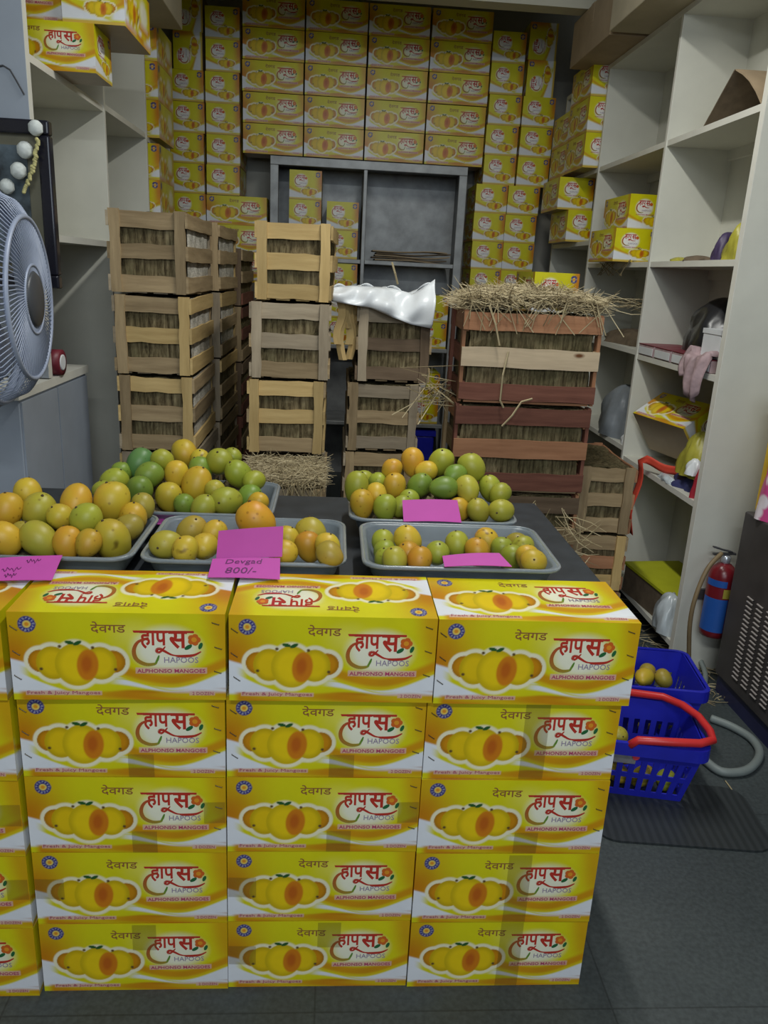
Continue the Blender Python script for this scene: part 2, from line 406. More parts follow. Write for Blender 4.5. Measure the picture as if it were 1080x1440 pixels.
# lower cream shelf of the near left bay
cab = empty('counter_cabinet', (-1.085, 2.72, 0), 0, 'grey counter cabinet with two plain doors behind the fan', 'cabinet')
q = MB(); q.box(-0.15, 0.15, -0.32, 0.33, 0.0, 0.985); bevel(q.build('body', 'laminate_grey_daylit', cab), 0.003)
q = MB(); q.box(-0.153, 0.158, -0.34, 0.345, 0.985, 1.012); q.build('countertop', 'laminate_edge', cab)
for k in range(2):
    q = MB(); q.box(0.1505, 0.1565, -0.315+k*0.322, -0.004+k*0.326, 0.06, 0.975); d = q.build('door', 'laminate_grey_daylit', cab)
    q = MB(); q.tube([(0.157, -0.05+k*0.09, 0.45), (0.168, -0.05+k*0.09, 0.45), (0.168, -0.05+k*0.09, 0.35), (0.157, -0.05+k*0.09, 0.35)], 0.004); q.build('handle', 'fan_chrome', d)

# ------------------------------------------------------------------ grey metal rack at the back
rack = empty('storage_rack', (0.178, 5.15, 0), 0, 'grey metal rack under the big block of cartons at the back', 'rack')
def rk(name, *a):
    q = MB(); q.box(*a); return bevel(q.build(name, 'steel_grey', rack), 0.003)
XL, XR, ZT = -0.598, 0.597, 2.038
rk('post', XL, XL+0.05, 0, 0.03, 0, ZT-0.05); rk('post', XR-0.05, XR, 0, 0.03, 0, ZT-0.05)
rk('top_rail', XL, XR, 0, 0.03, ZT-0.05, ZT); rk('top_panel', XL, XR, 0.03, 0.42, ZT-0.02, ZT)
rk('side_panel', XL, XL+0.012, 0.03, 0.42, 0, ZT-0.02); rk('side_panel', XR-0.012, XR, 0.03, 0.42, 0, ZT-0.02)
rk('divider', -0.035, -0.012, 0, 0.42, 0, ZT-0.05)
rk('back_panel', XL+0.012, XR-0.012, 0.405, 0.42, 0, ZT-0.02)
for z in (0.45, 0.945, 1.47):
    rk('shelf_board', XL+0.05, -0.036, 0.004, 0.4, z-0.025, z); rk('shelf_board', -0.011, XR-0.05, 0.004, 0.4, z-0.025, z)

# ------------------------------------------------------------------ printed mango carton
CW, CD, CH = 0.3605, 0.195, 0.1650
def sstep(a, b_, x):
    t = np.clip((x-a)/(b_-a), 0, 1); return t*t*(3-2*t)
def over(img, colr, al):
    al = np.clip(al, 0, 1)[..., None]; return img*(1-al)+np.array(colr)*al
YEL = (0.68, 0.63, 0.006); AMB = (0.60, 0.25, 0.004); WHT = (0.78, 0.80, 0.83); DKO = (0.42, 0.14, 0.004)
def ell(x, y, cx, cy, rx, ry, rot=0):
    c_, s_ = math.cos(rot), math.sin(rot); dx, dy = x-cx, y-cy
    u_, v_ = (dx*c_+dy*s_)/rx, (-dx*s_+dy*c_)/ry
    return np.sqrt(u_*u_+v_*v_)
def mango_cluster(img, x, y, ox, oy, k):
    E_ = [(0.30, 0.45, .125, .13, AMB), (1.03, 0.45, .125, .13, AMB), (0.42, 0.43, .165, .19, (0.76, 0.52, .005)), (0.90, 0.43, .165, .19, (0.78, 0.55, .005)),
          (0.655, 0.41, .215, .245, (0.84, 0.60, .006))]
    for (cx, cy, rx, ry, c_) in E_:
        d = ell(x, y, ox+cx*k, oy+cy*k, (rx+0.045)*k, (ry+0.05)*k); img = over(img, (0.85, 0.80, 0.55), sstep(1.04, 0.93, d))
    for (cx, cy, rx, ry, c_) in E_:
        d = ell(x, y, ox+cx*k, oy+cy*k, rx*k, ry*k); img = over(img, c_, sstep(1.03, 0.97, d))
        img = over(img, tuple(v*0.62 for v in c_), sstep(1.03, 0.97, d)*sstep(0.55, 1.0, d)*0.75)
    d = ell(x, y, ox+0.77*k, oy+0.41*k, .115*k, .19*k, -0.1); img = over(img, (0.62, 0.20, 0.008), sstep(1.05, 0.85, d))
    d = ell(x, y, ox+0.76*k, oy+0.42*k, .07*k, .13*k, -0.1); img = over(img, (0.48, 0.10, 0.008), sstep(1.1, 0.4, d)*0.8)
    for (cx, cy, r_) in ((0.60, 0.665, -0.2), (0.68, 0.66, 0.5)):
        d = ell(x, y, ox+cx*k, oy+cy*k, .05*k, .022*k, r_); img = over(img, (0.02, 0.10, 0.02), sstep(1.1, 0.8, d))
    for (cx, cy) in ((0.30, 0.36), (0.50, .62), (0.83, .61), (1.05, .36)):
        d = ell(x, y, ox+cx*k, oy+cy*k, .02*k, .02*k); img = over(img, (0.12, 0.07, 0.02), sstep(1.2, 0.6, d))
    return img
def ring_mark(img, x, y, cx, cy, r_):
    d = ell(x, y, cx, cy, r_, r_); img = over(img, (0.045, 0.045, 0.20), sstep(1.06, 0.98, d))
    an = np.arctan2(y-cy, x-cx); img = over(img, (0.40, 0.40, 0.5), (np.abs(d-0.76) < 0.13)*(np.sin(an*13) > 0.1)*0.75)
    img = over(img, (0.80, 0.62, 0.12), sstep(0.52, 0.40, d)); img = over(img, (0.7, 0.28, 0.02), sstep(0.35, 0.2, d))
    return img
def art_front(x, y):
    img = np.ones(x.shape+(3,))*np.array(YEL)
    img = over(img, (0.56, 0.21, 0.004), sstep(0.66, 0.02, x)*sstep(0.18, 0.5, y)*(0.6+0.4*sstep(0.95, 0.5, y)))
    img = over(img, AMB, sstep(1.93, 2.18, x-0.18*(0.6-y))*sstep(0.3, 0.6, y)*0.7)
    img = over(img, (0.9, 0.85, 0.3), sstep(0.5, 0.0, ell(x, y, 1.25, 0.75, 0.7, 0.5))*0.25)
    # left white wedge with a yellow sweep through it
    upl = 0.49-0.30*np.clip(x, 0, 3); img = over(img, WHT, sstep(0.0, 0.03, upl-y)*sstep(0.06, 0.10, y)*sstep(1.0, 0.7, x))
    yl = 0.42-0.50*np.power(np.clip(x, 0, 3), 0.85)+0.17*np.clip(x, 0, 1.6)**2; img = over(img, YEL, sstep(0.055+0.05*x, 0.03+0.05*x, np.abs(y-yl))*sstep(0.06, 0.2, x)*sstep(1.35, 1.1, x))
    # right: amber sweep then white swoosh
    mid = 0.335-0.19*np.sin(np.clip((x-0.95)/1.25, 0, 1)*math.pi*0.95)+0.05*sstep(1.6, 2.18, x)
    g = sstep(0.95, 1.15, x)
    img = over(img, AMB, sstep(0.10, 0.02, np.abs(y-mid-0.095))*g*0.9)
    img = over(img, (0.72, 0.50, 0.01), sstep(0.025, 0.0, np.abs(y-mid-0.025))*g*0.8)
    lowr = 0.185-0.105*sstep(1.0, 1.7, x)
    img = over(img, WHT, sstep(-0.01, 0.02, mid-y)*sstep(-0.01, 0.02, y-lowr)*g)
    img = over(img, YEL, sstep(0.015, 0.0, np.abs(y-lowr-0.05-0.02*np.sin(x*7)))*g*sstep(1.9, 1.5, x))
    # brushed amber foot
    st = 0.5+0.5*np.sin(x*5+np.sin(y*40)*0.8+y*22)
    img = over(img, AMB, sstep(0.125, 0.09, y+0.01*np.sin(x*9))*(0.45+0.55*st)*sstep(0.03, 0.12, x))
    img = over(img, DKO, sstep(0.03, 0.0, np.abs(y-0.12-0.02*np.sin(x*3.1)))*sstep(0.45, 0.9, st)*sstep(1.0, 1.5, x)*0.55)
    # white glow behind the lettering
    img = over(img, (0.86, 0.85, 0.70), sstep(1.15, 0.6, ell(x, y, 1.58, 0.60, 0.37, 0.27))*0.9)
    img = mango_cluster(img, x, y, 0, 0, 1.0)
    img = ring_mark(img, x, y, 0.19, 0.865, 0.088)
    for (x0, x1, y0, y1) in ((1.25, 1.99, 0.315, 0.385), (0.12, 0.90, 0.055, 0.11), (1.80, 2.07, 0.055, 0.11)):
        img = over(img, (0.70, 0.45, 0.38), ((x > x0)*(x < x1)*(y > y0)*(y < y1))*0.75)
    return img
def art_end(x, y):
    img = np.ones(x.shape+(3,))*np.array(YEL)
    img = over(img, AMB, sstep(0.85, 1.17, x)*sstep(0.15, 0.5, y)*0.95)
    img = over(img, (0.5, 0.12, 0.02), sstep(0.98, 1.17, x)*sstep(0.35, 0.7, y)*0.5)
    img = over(img, AMB, sstep(0.06, 0.0, np.abs(y-0.42+0.22*np.sin(x*2.6)))*0.8)
    img = over(img, WHT, sstep(0.0, 0.05, 0.36-0.30*x-y)*sstep(0.05, 0.08, y)+sstep(0.0, 0.05, 0.24*sstep(0.7, 1.17, x)+0.08-y)*sstep(0.07, 0.1, y)*sstep(0.85, 1.0, x))
    img = over(img, (0.86, 0.84, 0.78), sstep(1.1, 0.8, ell(x, y, 0.42, 0.63, 0.25, 0.25)))
    img = mango_cluster(img, x, y, 0.33, 0.02, 0.58)
    img = ring_mark(img, x, y, 1.03, 0.86, 0.085)
    img = over(img, (0.6, 0.25, 0.12), ((y < 0.06)*0.5))
    return img

TXT = {}
def text_tris(body, offset=0.0):
    key = (body, offset)
    if key in TXT: return TXT[key]
    c_ = bpy.data.curves.new('t', 'FONT'); c_.body = body; c_.size = 1; c_.resolution_u = 2; c_.offset = offset
    o = bpy.data.objects.new('t', c_); COL.objects.link(o)
    bpy.context.view_layer.update()
    me = bpy.data.meshes.new_from_object(o.evaluated_get(bpy.context.evaluated_depsgraph_get()))
    V = np.array([tuple(v.co) for v in me.vertices]); Fs = [tuple(p.vertices) for p in me.polygons]
    bpy.data.objects.remove(o); bpy.data.curves.remove(c_); bpy.data.meshes.remove(me)
    mn, mx = V.min(0), V.max(0)
    V = (V-mn)/np.where(mx-mn < 1e-6, 1, mx-mn)
    TXT[key] = (V, Fs); return V, Fs
def lettering(kind):
    """flat list of (xy verts, faces, colour) in face units (height = 1)"""
    out = []
    def T(body, x0, x1, y0, y1, colr, off=0.0):
        V, Fs = text_tris(body, off)
        out.append((np.stack([x0+V[:, 0]*(x1-x0), y0+V[:, 1]*(y1-y0)], 1), Fs, colr))
    def ribbon(pts, wd, c0, c1):
        P = [np.array(p, float) for p in pts]; Q = []
        for i in range(len(P)-1):
            p0, p1, p2, p3 = P[max(i-1, 0)], P[i], P[i+1], P[min(i+2, len(P)-1)]
            for t in np.linspace(0, 1, 7)[:-1]:
                Q.append(0.5*((2*p1)+(-p0+p2)*t+(2*p0-5*p1+4*p2-p3)*t*t+(-p0+3*p1-3*p2+p3)*t**3))
        Q.append(P[-1]); n_ = len(Q)
        for i in range(n_-1):
            d = Q[i+1]-Q[i]; nn = np.array([-d[1], d[0]])/max(1e-6, np.hypot(*d))
            wa = wd*math.sin(math.pi*(0.12+0.8*i/n_)); wb = wd*math.sin(math.pi*(0.12+0.8*(i+1)/n_))
            k = i/n_; cc = tuple(a_*(1-k)+b2*k for a_, b2 in zip(c0, c1))
            out.append((np.array([Q[i]-nn*wa, Q[i+1]-nn*wb, Q[i+1]+nn*wb, Q[i]+nn*wa]), [(0, 1, 2, 3)], cc))
    def disc(cx, cy, rx, ry, colr, rot=0, n_=14):
        a_ = np.linspace(0, 2*math.pi, n_, endpoint=False); X_ = rx*np.cos(a_); Y_ = ry*np.sin(a_)
        out.append((np.stack([cx+X_*math.cos(rot)-Y_*math.sin(rot), cy+X_*math.sin(rot)+Y_*math.cos(rot)], 1), [tuple(range(n_))], colr))
    RED = (0.48, 0.035, 0.02); BRN = (0.28, 0.12, 0.035)
    if kind == 'front':
        T('देवगड', 0.82, 1.17, 0.775, 0.905, BRN, 0.012)
        T('हाप', 1.31, 1.585, 0.605, 0.81, RED, 0.024)
        T('स', 1.60, 1.79, 0.605, 0.81, RED, 0.024)
        ribbon([(1.565, .63), (1.53, .585), (1.49, .56), (1.475, .59), (1.51, .605), (1.56, .575), (1.63, .535), (1.70, .525)], 0.016, RED, RED)
        out.append((np.array([(1.25, .785), (1.86, .785), (1.86, .81), (1.24, .81)]), [(0, 1, 2, 3)], RED))
        ribbon([(1.40, .73), (1.29, .68), (1.245, .58), (1.27, .48), (1.36, .425), (1.45, .43), (1.475, .455)], 0.022, RED, (0.30, 0.33, 0.03))
        ribbon([(1.66, .53), (1.70, .522), (1.78, .522), (1.86, .535), (1.93, .575)], 0.016, RED, RED)
        for a_ in range(5): disc(1.86+0.035*math.cos(a_*1.257), 0.71+0.035*math.sin(a_*1.257), .034, .034, (0.62, 0.13, 0.015), 0, 9)
        disc(1.86, .71, .028, .028, (0.75, 0.30, 0.02))
        disc(1.80, .625, .045, .022, (0.02, 0.13, 0.04), 0.6); disc(1.925, .64, .04, .02, (0.02, 0.13, 0.04), 1.2)
        ribbon([(1.455, .43), (1.48, .475), (1.50, .53)], 0.012, (0.2, 0.3, 0.03), (0.05, 0.2, 0.03))
        T('HAPOOS', 1.55, 1.90, 0.445, 0.51, (0.30, 0.24, 0.36), 0.0)
        T('ALPHONSO MANGOES', 1.27, 1.97, 0.328, 0.372, (0.45, 0.05, 0.14), 0.012)
        T('Fresh & Juicy Mangoes', 0.14, 0.88, 0.058, 0.106, (0.45, 0.10, 0.16), 0.0)
        T('2 DOZEN', 1.83, 2.05, 0.063, 0.10, (0.45, 0.10, 0.16), 0.0)
    else:
        T('हाप', 0.26, 0.44, 0.68, 0.83, RED, 0.024)
        T('स', 0.45, 0.57, 0.68, 0.83, RED, 0.024)
        ribbon([(0.425, .70), (0.40, .665), (0.37, .65), (0.37, .675), (0.41, .675), (0.47, .64), (0.56, .64)], 0.014, RED, RED)
        ribbon([(0.30, .78), (0.22, .70), (0.21, .58), (0.29, .50), (0.40, .50)], 0.018, RED, (0.30, 0.30, 0.05))
        T('HAPOOS', 0.36, 0.62, 0.53, 0.58, (0.30, 0.24, 0.36), 0.0)
        T('ALPHONSO MANGOES', 0.20, 0.72, 0.425, 0.46, (0.45, 0.05, 0.14), 0.012)
        disc(0.60, .73, .045, .045, (0.62, 0.13, 0.015))
    return out
def carton_mesh(name, nx, nz, topkind, nt_, text=True):
    """one closed carton: front y=0 faces -Y, base z=0, x 0..CW; printed faces as fine grids"""
    V = []; Fc = []; C_ = []; cnt = [0]
    hw, hd = CW/2, CD
    def face(origin, ux, uy, W_, H_, art, n1, n2, asp, letters=None, flip=False, bulge=0.0015):
        o = np.array(origin, float); ux = np.array(ux, float); uy = np.array(uy, float); nn = np.cross(ux, uy)
        g1 = np.linspace(0, 1, n1+1); g2 = np.linspace(0, 1, n2+1); A, B = np.meshgrid(g1, g2)
        bl = bulge*np.sin(np.pi*A)*np.sin(np.pi*B)
        P = o+A[..., None]*ux*W_+B[..., None]*uy*H_+bl[..., None]*nn
        if callable(art):
            a2, b2 = (1-A, 1-B) if flip else (A, B)
            col_ = art(a2*asp, b2)
        else: col_ = np.ones(A.shape+(3,))*np.array(art)
        base = cnt[0]; V.append(P.reshape(-1, 3)); C_.append(col_.reshape(-1, 3))
        idx = np.arange((n1+1)*(n2+1)).reshape(n2+1, n1+1)+base
        q = np.stack([idx[:-1, :-1], idx[:-1, 1:], idx[1:, 1:], idx[1:, :-1]], -1).reshape(-1, 4)
        Fc.extend(map(tuple, q.tolist())); cnt[0] += P.shape[0]*P.shape[1]
        if letters and text:
            for k, (xy, fs, cc) in enumerate(lettering(letters)):
                a_, b3 = xy[:, 0]/asp, xy[:, 1]
                if flip: a_, b3 = 1-a_, 1-b3
                bl2 = bulge*np.sin(np.pi*a_)*np.sin(np.pi*b3)+0.0004+k*0.000004
                P2 = o+a_[:, None]*ux*W_+b3[:, None]*uy*H_+bl2[:, None]*nn
                base = cnt[0]; V.append(P2); C_.append(np.tile(np.array(cc), (len(P2), 1)))
                Fc.extend([tuple(i+base for i in f) for f in fs]); cnt[0] += len(P2)
    AS = CW/CH; AE = CD/CH
    face((0, 0, 0), (1, 0, 0), (0, 0, 1), CW, CH, art_front, nx, nz, 2.18, 'front')
    face((CW, CD, 0), (-1, 0, 0), (0, 0, 1), CW, CH, art_front, max(8, nx//4), max(4, nz//4), 2.18)
    ne = max(30, nz)
    face((CW, 0, 0), (0, 1, 0), (0, 0, 1), CD, CH, art_end, ne, ne, 1.17, 'end')
    face((0, CD, 0), (0, -1, 0), (0, 0, 1), CD, CH, art_end, ne, ne, 1.17, 'end')
    face((0, 0, CH), (1, 0, 0), (0, 1, 0), CW, CD, art_front, nt_, max(4, nt_//2), 2.18, 'front' if topkind else None, topkind == 'flip')
    face((0, CD, 0), (1, 0, 0), (0, -1, 0), CW, CD, (0.30, 0.22, 0.13), 4, 2, 1)
    V = np.concatenate(V); C_ = np.concatenate(C_)
    me = bpy.data.meshes.new(name); me.from_pydata(V.tolist(), [], Fc)
    ca = me.color_attributes.new('print', 'FLOAT_COLOR', 'POINT')
    ca.data.foreach_set('color', np.concatenate([C_, np.ones((len(C_), 1))], 1).astype(np.float32).ravel())
    me.materials.append(MAT['carton_print']); me.update(); return me
ME_FRONT = carton_mesh('carton_detailed', 220, 100, None, 24)
ME_FLIP = carton_mesh('carton_reversed_lid', 220, 100, 'flip', 180)
ME_UPR = carton_mesh('carton_upright_lid', 220, 100, 'upright', 180)
ME_FAR = carton_mesh('carton_far', 100, 46, None, 24)

def carton(x, y, z, label, group, me=None, rz=0, rot=None, sz=1.0):
    """x, y, z = front left bottom corner when rz is 0; the root's origin is that corner"""
    o = link('mango_carton', me or ME_FAR); tag(o, label, 'carton', group)
    o.location = (x, y, z); o.rotation_euler = rot if rot else (0, 0, rz)
    if sz != 1.0: o.scale = (1, 1, sz)
    return o
def end_on(x, y, z, label, group, **k):
    """carton showing its small end to the shop: end face's left bottom corner at x, y"""
    o = carton(x, y, z, label, group, **k); o.rotation_euler = (0, 0, -math.pi/2); o.location = (x, y+CW, z)
    return o

# tape pieces (shared meshes) and staples
def strip_mesh(name, pts, wvec, wd):
    q = MB(); wvec = Vector(wvec); vs_ = []
    for p in pts: vs_ += [Vector(p)-wvec*wd/2, Vector(p)+wvec*wd/2]
    q.add(vs_, [(2*i, 2*i+1, 2*i+3, 2*i+2) for i in range(len(pts)-1)]); return q.mesh(name, ['tape_brown'])
tape_mid = strip_mesh('tape_mid', [(0.21, -0.0028, CH*0.30), (0.21, -0.0026, CH*0.15), (0.21, -0.0016, 0.001)], (1, 0, 0), 0.046)
tape_full = strip_mesh('tape_full', [(0.205, -0.0014, CH*0.985), (0.205, -0.0028, CH*0.75), (0.205, -0.003, CH*0.5), (0.205, -0.0028, CH*0.25), (0.205, -0.0014, 0.001)], (1, 0, 0), 0.046)
tape_cap = strip_mesh('tape_cap', [(0.2, -0.0014, CH*0.985), (0.2, -0.0028, CH*0.62)], (1, 0, 0), 0.046)
tape_left = strip_mesh('tape_left', [(0.001, -0.0012, CH*0.5), (0.03, -0.002, CH*0.5), (0.055, -0.0026, CH*0.5)], (0, 0, 1), 0.046)
tape_right = strip_mesh('tape_right', [(CW-0.001, -0.0012, CH*0.55), (CW-0.02, -0.0018, CH*0.55), (CW-0.04, -0.0026, CH*0.55)], (0, 0, 1), 0.046)
def staple_mesh(dx, dz):
    q = MB(); q.tube([(-dx, 0.0005, -dz), (-dx, -0.0015, -dz), (dx, -0.0015, dz), (dx, 0.0005, dz)], 0.0007, 5); return q.mesh('staple', ['metal_staple'])
st_a, st_b = staple_mesh(0.0055, -0.004), staple_mesh(0.006, -0.002)
def staples(root, right=True, left=True):
    for z in (0.86, 0.58, 0.30):
        if left:
            s_ = link('staple', st_a, root); s_.location = (0.012+random.uniform(-.003, .003), -0.0004, z*CH-0.006)
        if right:
            s_ = link('staple', st_b, root); s_.location = (CW-0.014+random.uniform(-.003, .003), -0.0004, z*CH+0.006)

# ------------------------------------------------------------------ the front wall of cartons
W0, H0, D0 = 0.3624, 0.1661, 1.2565
cols = ['cut-off column at the left photo edge', 'left full column', 'middle column', 'right column']
rows = ['top', 'second', 'third', 'fourth', 'bottom']
for c_ in range(4):
    for r_ in range(5):
        z = (4-r_)*H0
        x = -0.5373+W0*(c_-1)+random.uniform(-0.0008, 0.0008)
        y = D0+random.uniform(-0.002, 0.002); rz = random.uniform(-0.003, 0.003); me = ME_FRONT
        if c_ == 0: x -= 0.004; y -= 0.012
        if c_ == 2: y += 0.004
        if r_ == 0:
            x = -0.5295+W0*(c_-1); y = D0-0.0111; me = ME_FLIP if c_ < 3 else ME_UPR
            if c_ == 1: y -= 0.006; rz = 0.022; x -= 0.004
            if c_ == 2: y += 0.001
            if c_ == 0: y -= 0.01; x -= 0.012
        extra = {0: 'nearest camera, ', }.get(r_, '')
        lab = {0: 'yellow printed mango carton on top of the %s of the front stack',
               1: 'yellow printed mango carton second from top in the %s of the front stack',
               2: 'yellow printed mango carton third from top in the %s of the front stack',
               3: 'yellow printed mango carton fourth from top in the %s of the front stack',
               4: 'yellow mango carton on the floor in the %s of the front stack'}[r_] % cols[c_].replace(' at the left photo edge', '').replace('cut-off', 'leftmost cut-off')
        o = carton(x, y, z, lab, 'mango cartons in the front stack', me, rz)
        if r_ == 0: staples(o)
        elif c_ >= 1 and r_ in (1, 2): staples(o, right=True, left=(r_ == 1))
        tp = {(1, 1): [tape_mid], (1, 2): [tape_mid, tape_right], (1, 3): [tape_left], (1, 4): [tape_cap], (2, 1): [tape_mid], (2, 2): [tape_mid, tape_right], (2, 3): [tape_left],
              (2, 4): [tape_cap, tape_left], (3, 1): [tape_full], (3, 2): [tape_mid], (3, 3): [tape_full], (3, 4): [tape_full], (0, 3): [tape_right], (0, 2): [tape_right]}.get((c_, r_), [])
        for t in tp: link('packing_tape', t, o)

# ------------------------------------------------------------------ cartons at the back
YB = 5.145
ordn = ['first', 'second', 'third', 'fourth', 'fifth', 'sixth', 'seventh', 'eighth', 'ninth', 'tenth']
for r_ in range(5):
    for c_ in range(4):
        o = carton(-0.582+W0*c_+random.uniform(-.002, .002), YB+random.uniform(-.006, .006), 2.7052-H0*r_+0.0006,
               'wide mango carton above the grey rack, %s row down, %s from the left' % (['top', 'second', 'third', 'fourth', 'bottom'][r_], ordn[c_]), 'wide cartons stacked on the grey rack'); o.scale = (0.976, 1, 0.985)
g = 'small carton ends left of the carton block'
z0 = 1.4675
nL1 = 6
for k in range(nL1):
    end_on(-1.003+random.uniform(-.003, .003), YB+random.uniform(-.004, .006), z0+k*H0, 'carton end in the far left column at the back, %s from the bottom' % ordn[k], g)
def standing(x, y, z, label, group):
    """carton on its side: end face stands 0.195 tall and 0.165 wide"""
    o = carton(x, y, z, label, group); o.rotation_euler = Matrix(((0, 0, -1), (-1, 0, 0), (0, 1, 0))).to_euler(); o.location = (x+CH, y+CW, z); return o
z1 = z0+nL1*H0
standing(-0.975, YB, z1, 'carton turned on its side, lower of two atop the far left column', g)
standing(-0.972, YB+0.01, z1+CD+0.001, 'shaded carton turned on its side at the very top of the far left column', g)
for k in range(3):
    carton(-0.80, YB+0.004*k, 1.301+k*H0+0.0005, 'wide carton left of the grey rack, %s of its three' % ['lowest', 'middle', 'topmost'][k], 'wide cartons left of the rack')
for k in range(6):
    end_on(-0.795+random.uniform(-.003, .003), YB+random.uniform(-.004, .004), 1.301+(3+k)*H0+0.001, 'carton end in the column beside the wide block, %s from the bottom' % ordn[k], g)
g = 'small carton ends right of the carton block'
for k in range(9):
    x = 0.835 if k < 4 else 0.868
    end_on(x+random.uniform(-.004, .004), YB+random.uniform(-.004, .006), 1.286+k*0.1655, 'carton end in the column right of the wide block, %s from the bottom' % ordn[k], g)
for k in range(7):
    x = 1.03 if k < 4 else 1.075
    end_on(x+random.uniform(-.004, .004), YB+random.uniform(-.004, .006), 1.286+k*0.1655, 'carton end in the rightmost back column, %s from the bottom' % ordn[k], g)
standing(1.083, YB, 1.286+7*0.1655, 'carton on its side, lower of two atop the rightmost back column', g)
standing(1.080, YB+0.006, 1.287+7*0.1655+CD, 'shaded carton on its side at the very top of the rightmost back column', g)
# inside the rack
g = 'cartons inside the grey rack'
for k in range(3): end_on(-0.305, 5.17, 1.4705+k*H0, 'carton end inside the rack upper left, %s of three' % ['lowest', 'middle', 'topmost'][k], g)
for k in range(2): end_on(-0.075, 5.165, 1.4705+k*H0, 'carton end beside the rack divider, %s of two on the upper shelf' % ['lower', 'upper'][k], g)
for k in range(3): end_on(-0.07, 5.17, 0.9455+k*H0, 'carton end on the rack middle left shelf, %s of three' % ['lowest', 'middle', 'topmost'][k], g)
for k in range(2): end_on(0.52, 5.17, 0.9455+k*H0, 'carton end on the rack middle right shelf, %s of two' % ['lower', 'upper'][k], g)
for k in range(2): end_on(0.50, 5.18, 0.4505+k*H0, 'carton end on the rack lowest right shelf, %s of two' % ['lower', 'upper'][k], g)
# flattened cardboard on the rack's right shelf
root = empty('cardboard_bundle', (0.46, 5.30, 1.471), 0, 'bundle of flattened brown cardboard on the upper right rack shelf', 'cardboard')
for k in range(5):
    q = MB(); xo = random.uniform(-0.02, 0.02)
    q.grid(lambda u, v, k=k, xo=xo: Vector((-0.24+0.47*u+xo, -0.13+0.24*v, 0.006+k*0.013+0.012*math.sin(u*5+k)*u)), 10, 3)
    solid(q.build('sheet', 'kraft_dark' if k % 2 else 'kraft', root), 0.007)
# left shelves, far bay
g = 'cartons on the far left shelf bay'
for k in range(3): end_on(-1.075, 4.24, 1.9705+k*H0, 'carton on the upper far left shelf, %s of its three' % ['lowest', 'middle', 'topmost'][k], g)
for k in range(3): end_on(-1.08, 4.24, 1.4495+k*0.1655, 'carton on the lower far left shelf, %s of three under the shelf board' % ['lowest', 'middle', 'topmost'][k], g)
# left shelf, near bay: two big visible cartons
g = 'cartons on the near left shelf'
carton(-1.158, 2.90, 1.9706, 'carton jutting over the near left shelf edge, its long face to the front', g, sz=0.86)
z2 = 1.9708+CH*0.86
carton(-1.262, 2.94, z2+0.0005, 'carton on top of the jutting one, only its lower edge in the photo', g, rz=0.0)
end_on(-0.895, 2.905, z2+0.0005, 'carton end at the top left corner, above the jutting carton', g)
# right shelves
g = 'cartons on the far right shelf bay'
for k in range(3): end_on(1.245, 4.34, 1.9705+k*H0, 'carton on the upper far right shelf, %s of its near column' % ['lowest', 'middle', 'topmost'][k], g)
for k in range(2):
    o = carton(1.25, 5.04, 1.9705+k*H0, 'carton on the upper far right shelf behind the near column, %s of two' % ['lower', 'upper'][k], g, rz=-math.pi/2)
end_on(1.255, 4.55, 1.6155, 'carton end jutting from the far right lower shelf, lower of two', g)
end_on(1.195, 4.57, 1.6155+H0, 'carton end jutting from the far right lower shelf, upper of two', g)
end_on(1.235, 3.66, 1.5005, 'carton on the middle right shelf, nearer of the two', 'cartons on the middle right shelf', sz=0.86)
end_on(1.33, 3.80, 1.5005+H0*0.87, 'carton on top of the other on the middle right shelf', 'cartons on the middle right shelf', sz=0.95)
# column of cartons behind the straw-topped crate
for k in range(8):
    end_on(0.845, 3.48, 0.0005+k*0.1795, 'carton standing behind the straw-topped crate, showing only its upper end' if k == 7 else 'carton hidden behind the straw-topped crate', 'cartons behind the straw-topped crate', sz=1.085)

# ------------------------------------------------------------------ brown cardboard boxes on the shelf tops
def plainbox(x0, x1, y0, y1, z0, z1, label, mat='kraft_pale'):
    root = empty('cardboard_box', ((x0+x1)/2, (y0+y1)/2, z0), 0, label, 'box', 'brown boxes on top of the shelves')
    a_, b_, h = (x1-x0)/2, (y1-y0)/2, z1-z0
    q = MB(); q.box(-a_, a_, -b_, b_, 0, h); bevel(q.build('body', mat, root), 0.004)
    q = MB(); q.box(-a_-0.001, a_+0.001, -0.025, 0.025, h-0.08, h+0.001); q.build('packing_tape', 'kraft', root)
    return root
plainbox(1.14, 1.58, 3.10, 3.80, 2.4425, 2.80, 'cream cardboard box overhanging the right shelf top, nearer one')
plainbox(1.155, 1.58, 3.84, 4.46, 2.4425, 2.65, 'cream cardboard box overhanging the right shelf top, farther one', 'kraft')
plainbox(-1.22, -0.76, 3.55, 4.25, 2.4425, 2.82, 'brown cardboard box overhanging the left shelf top')

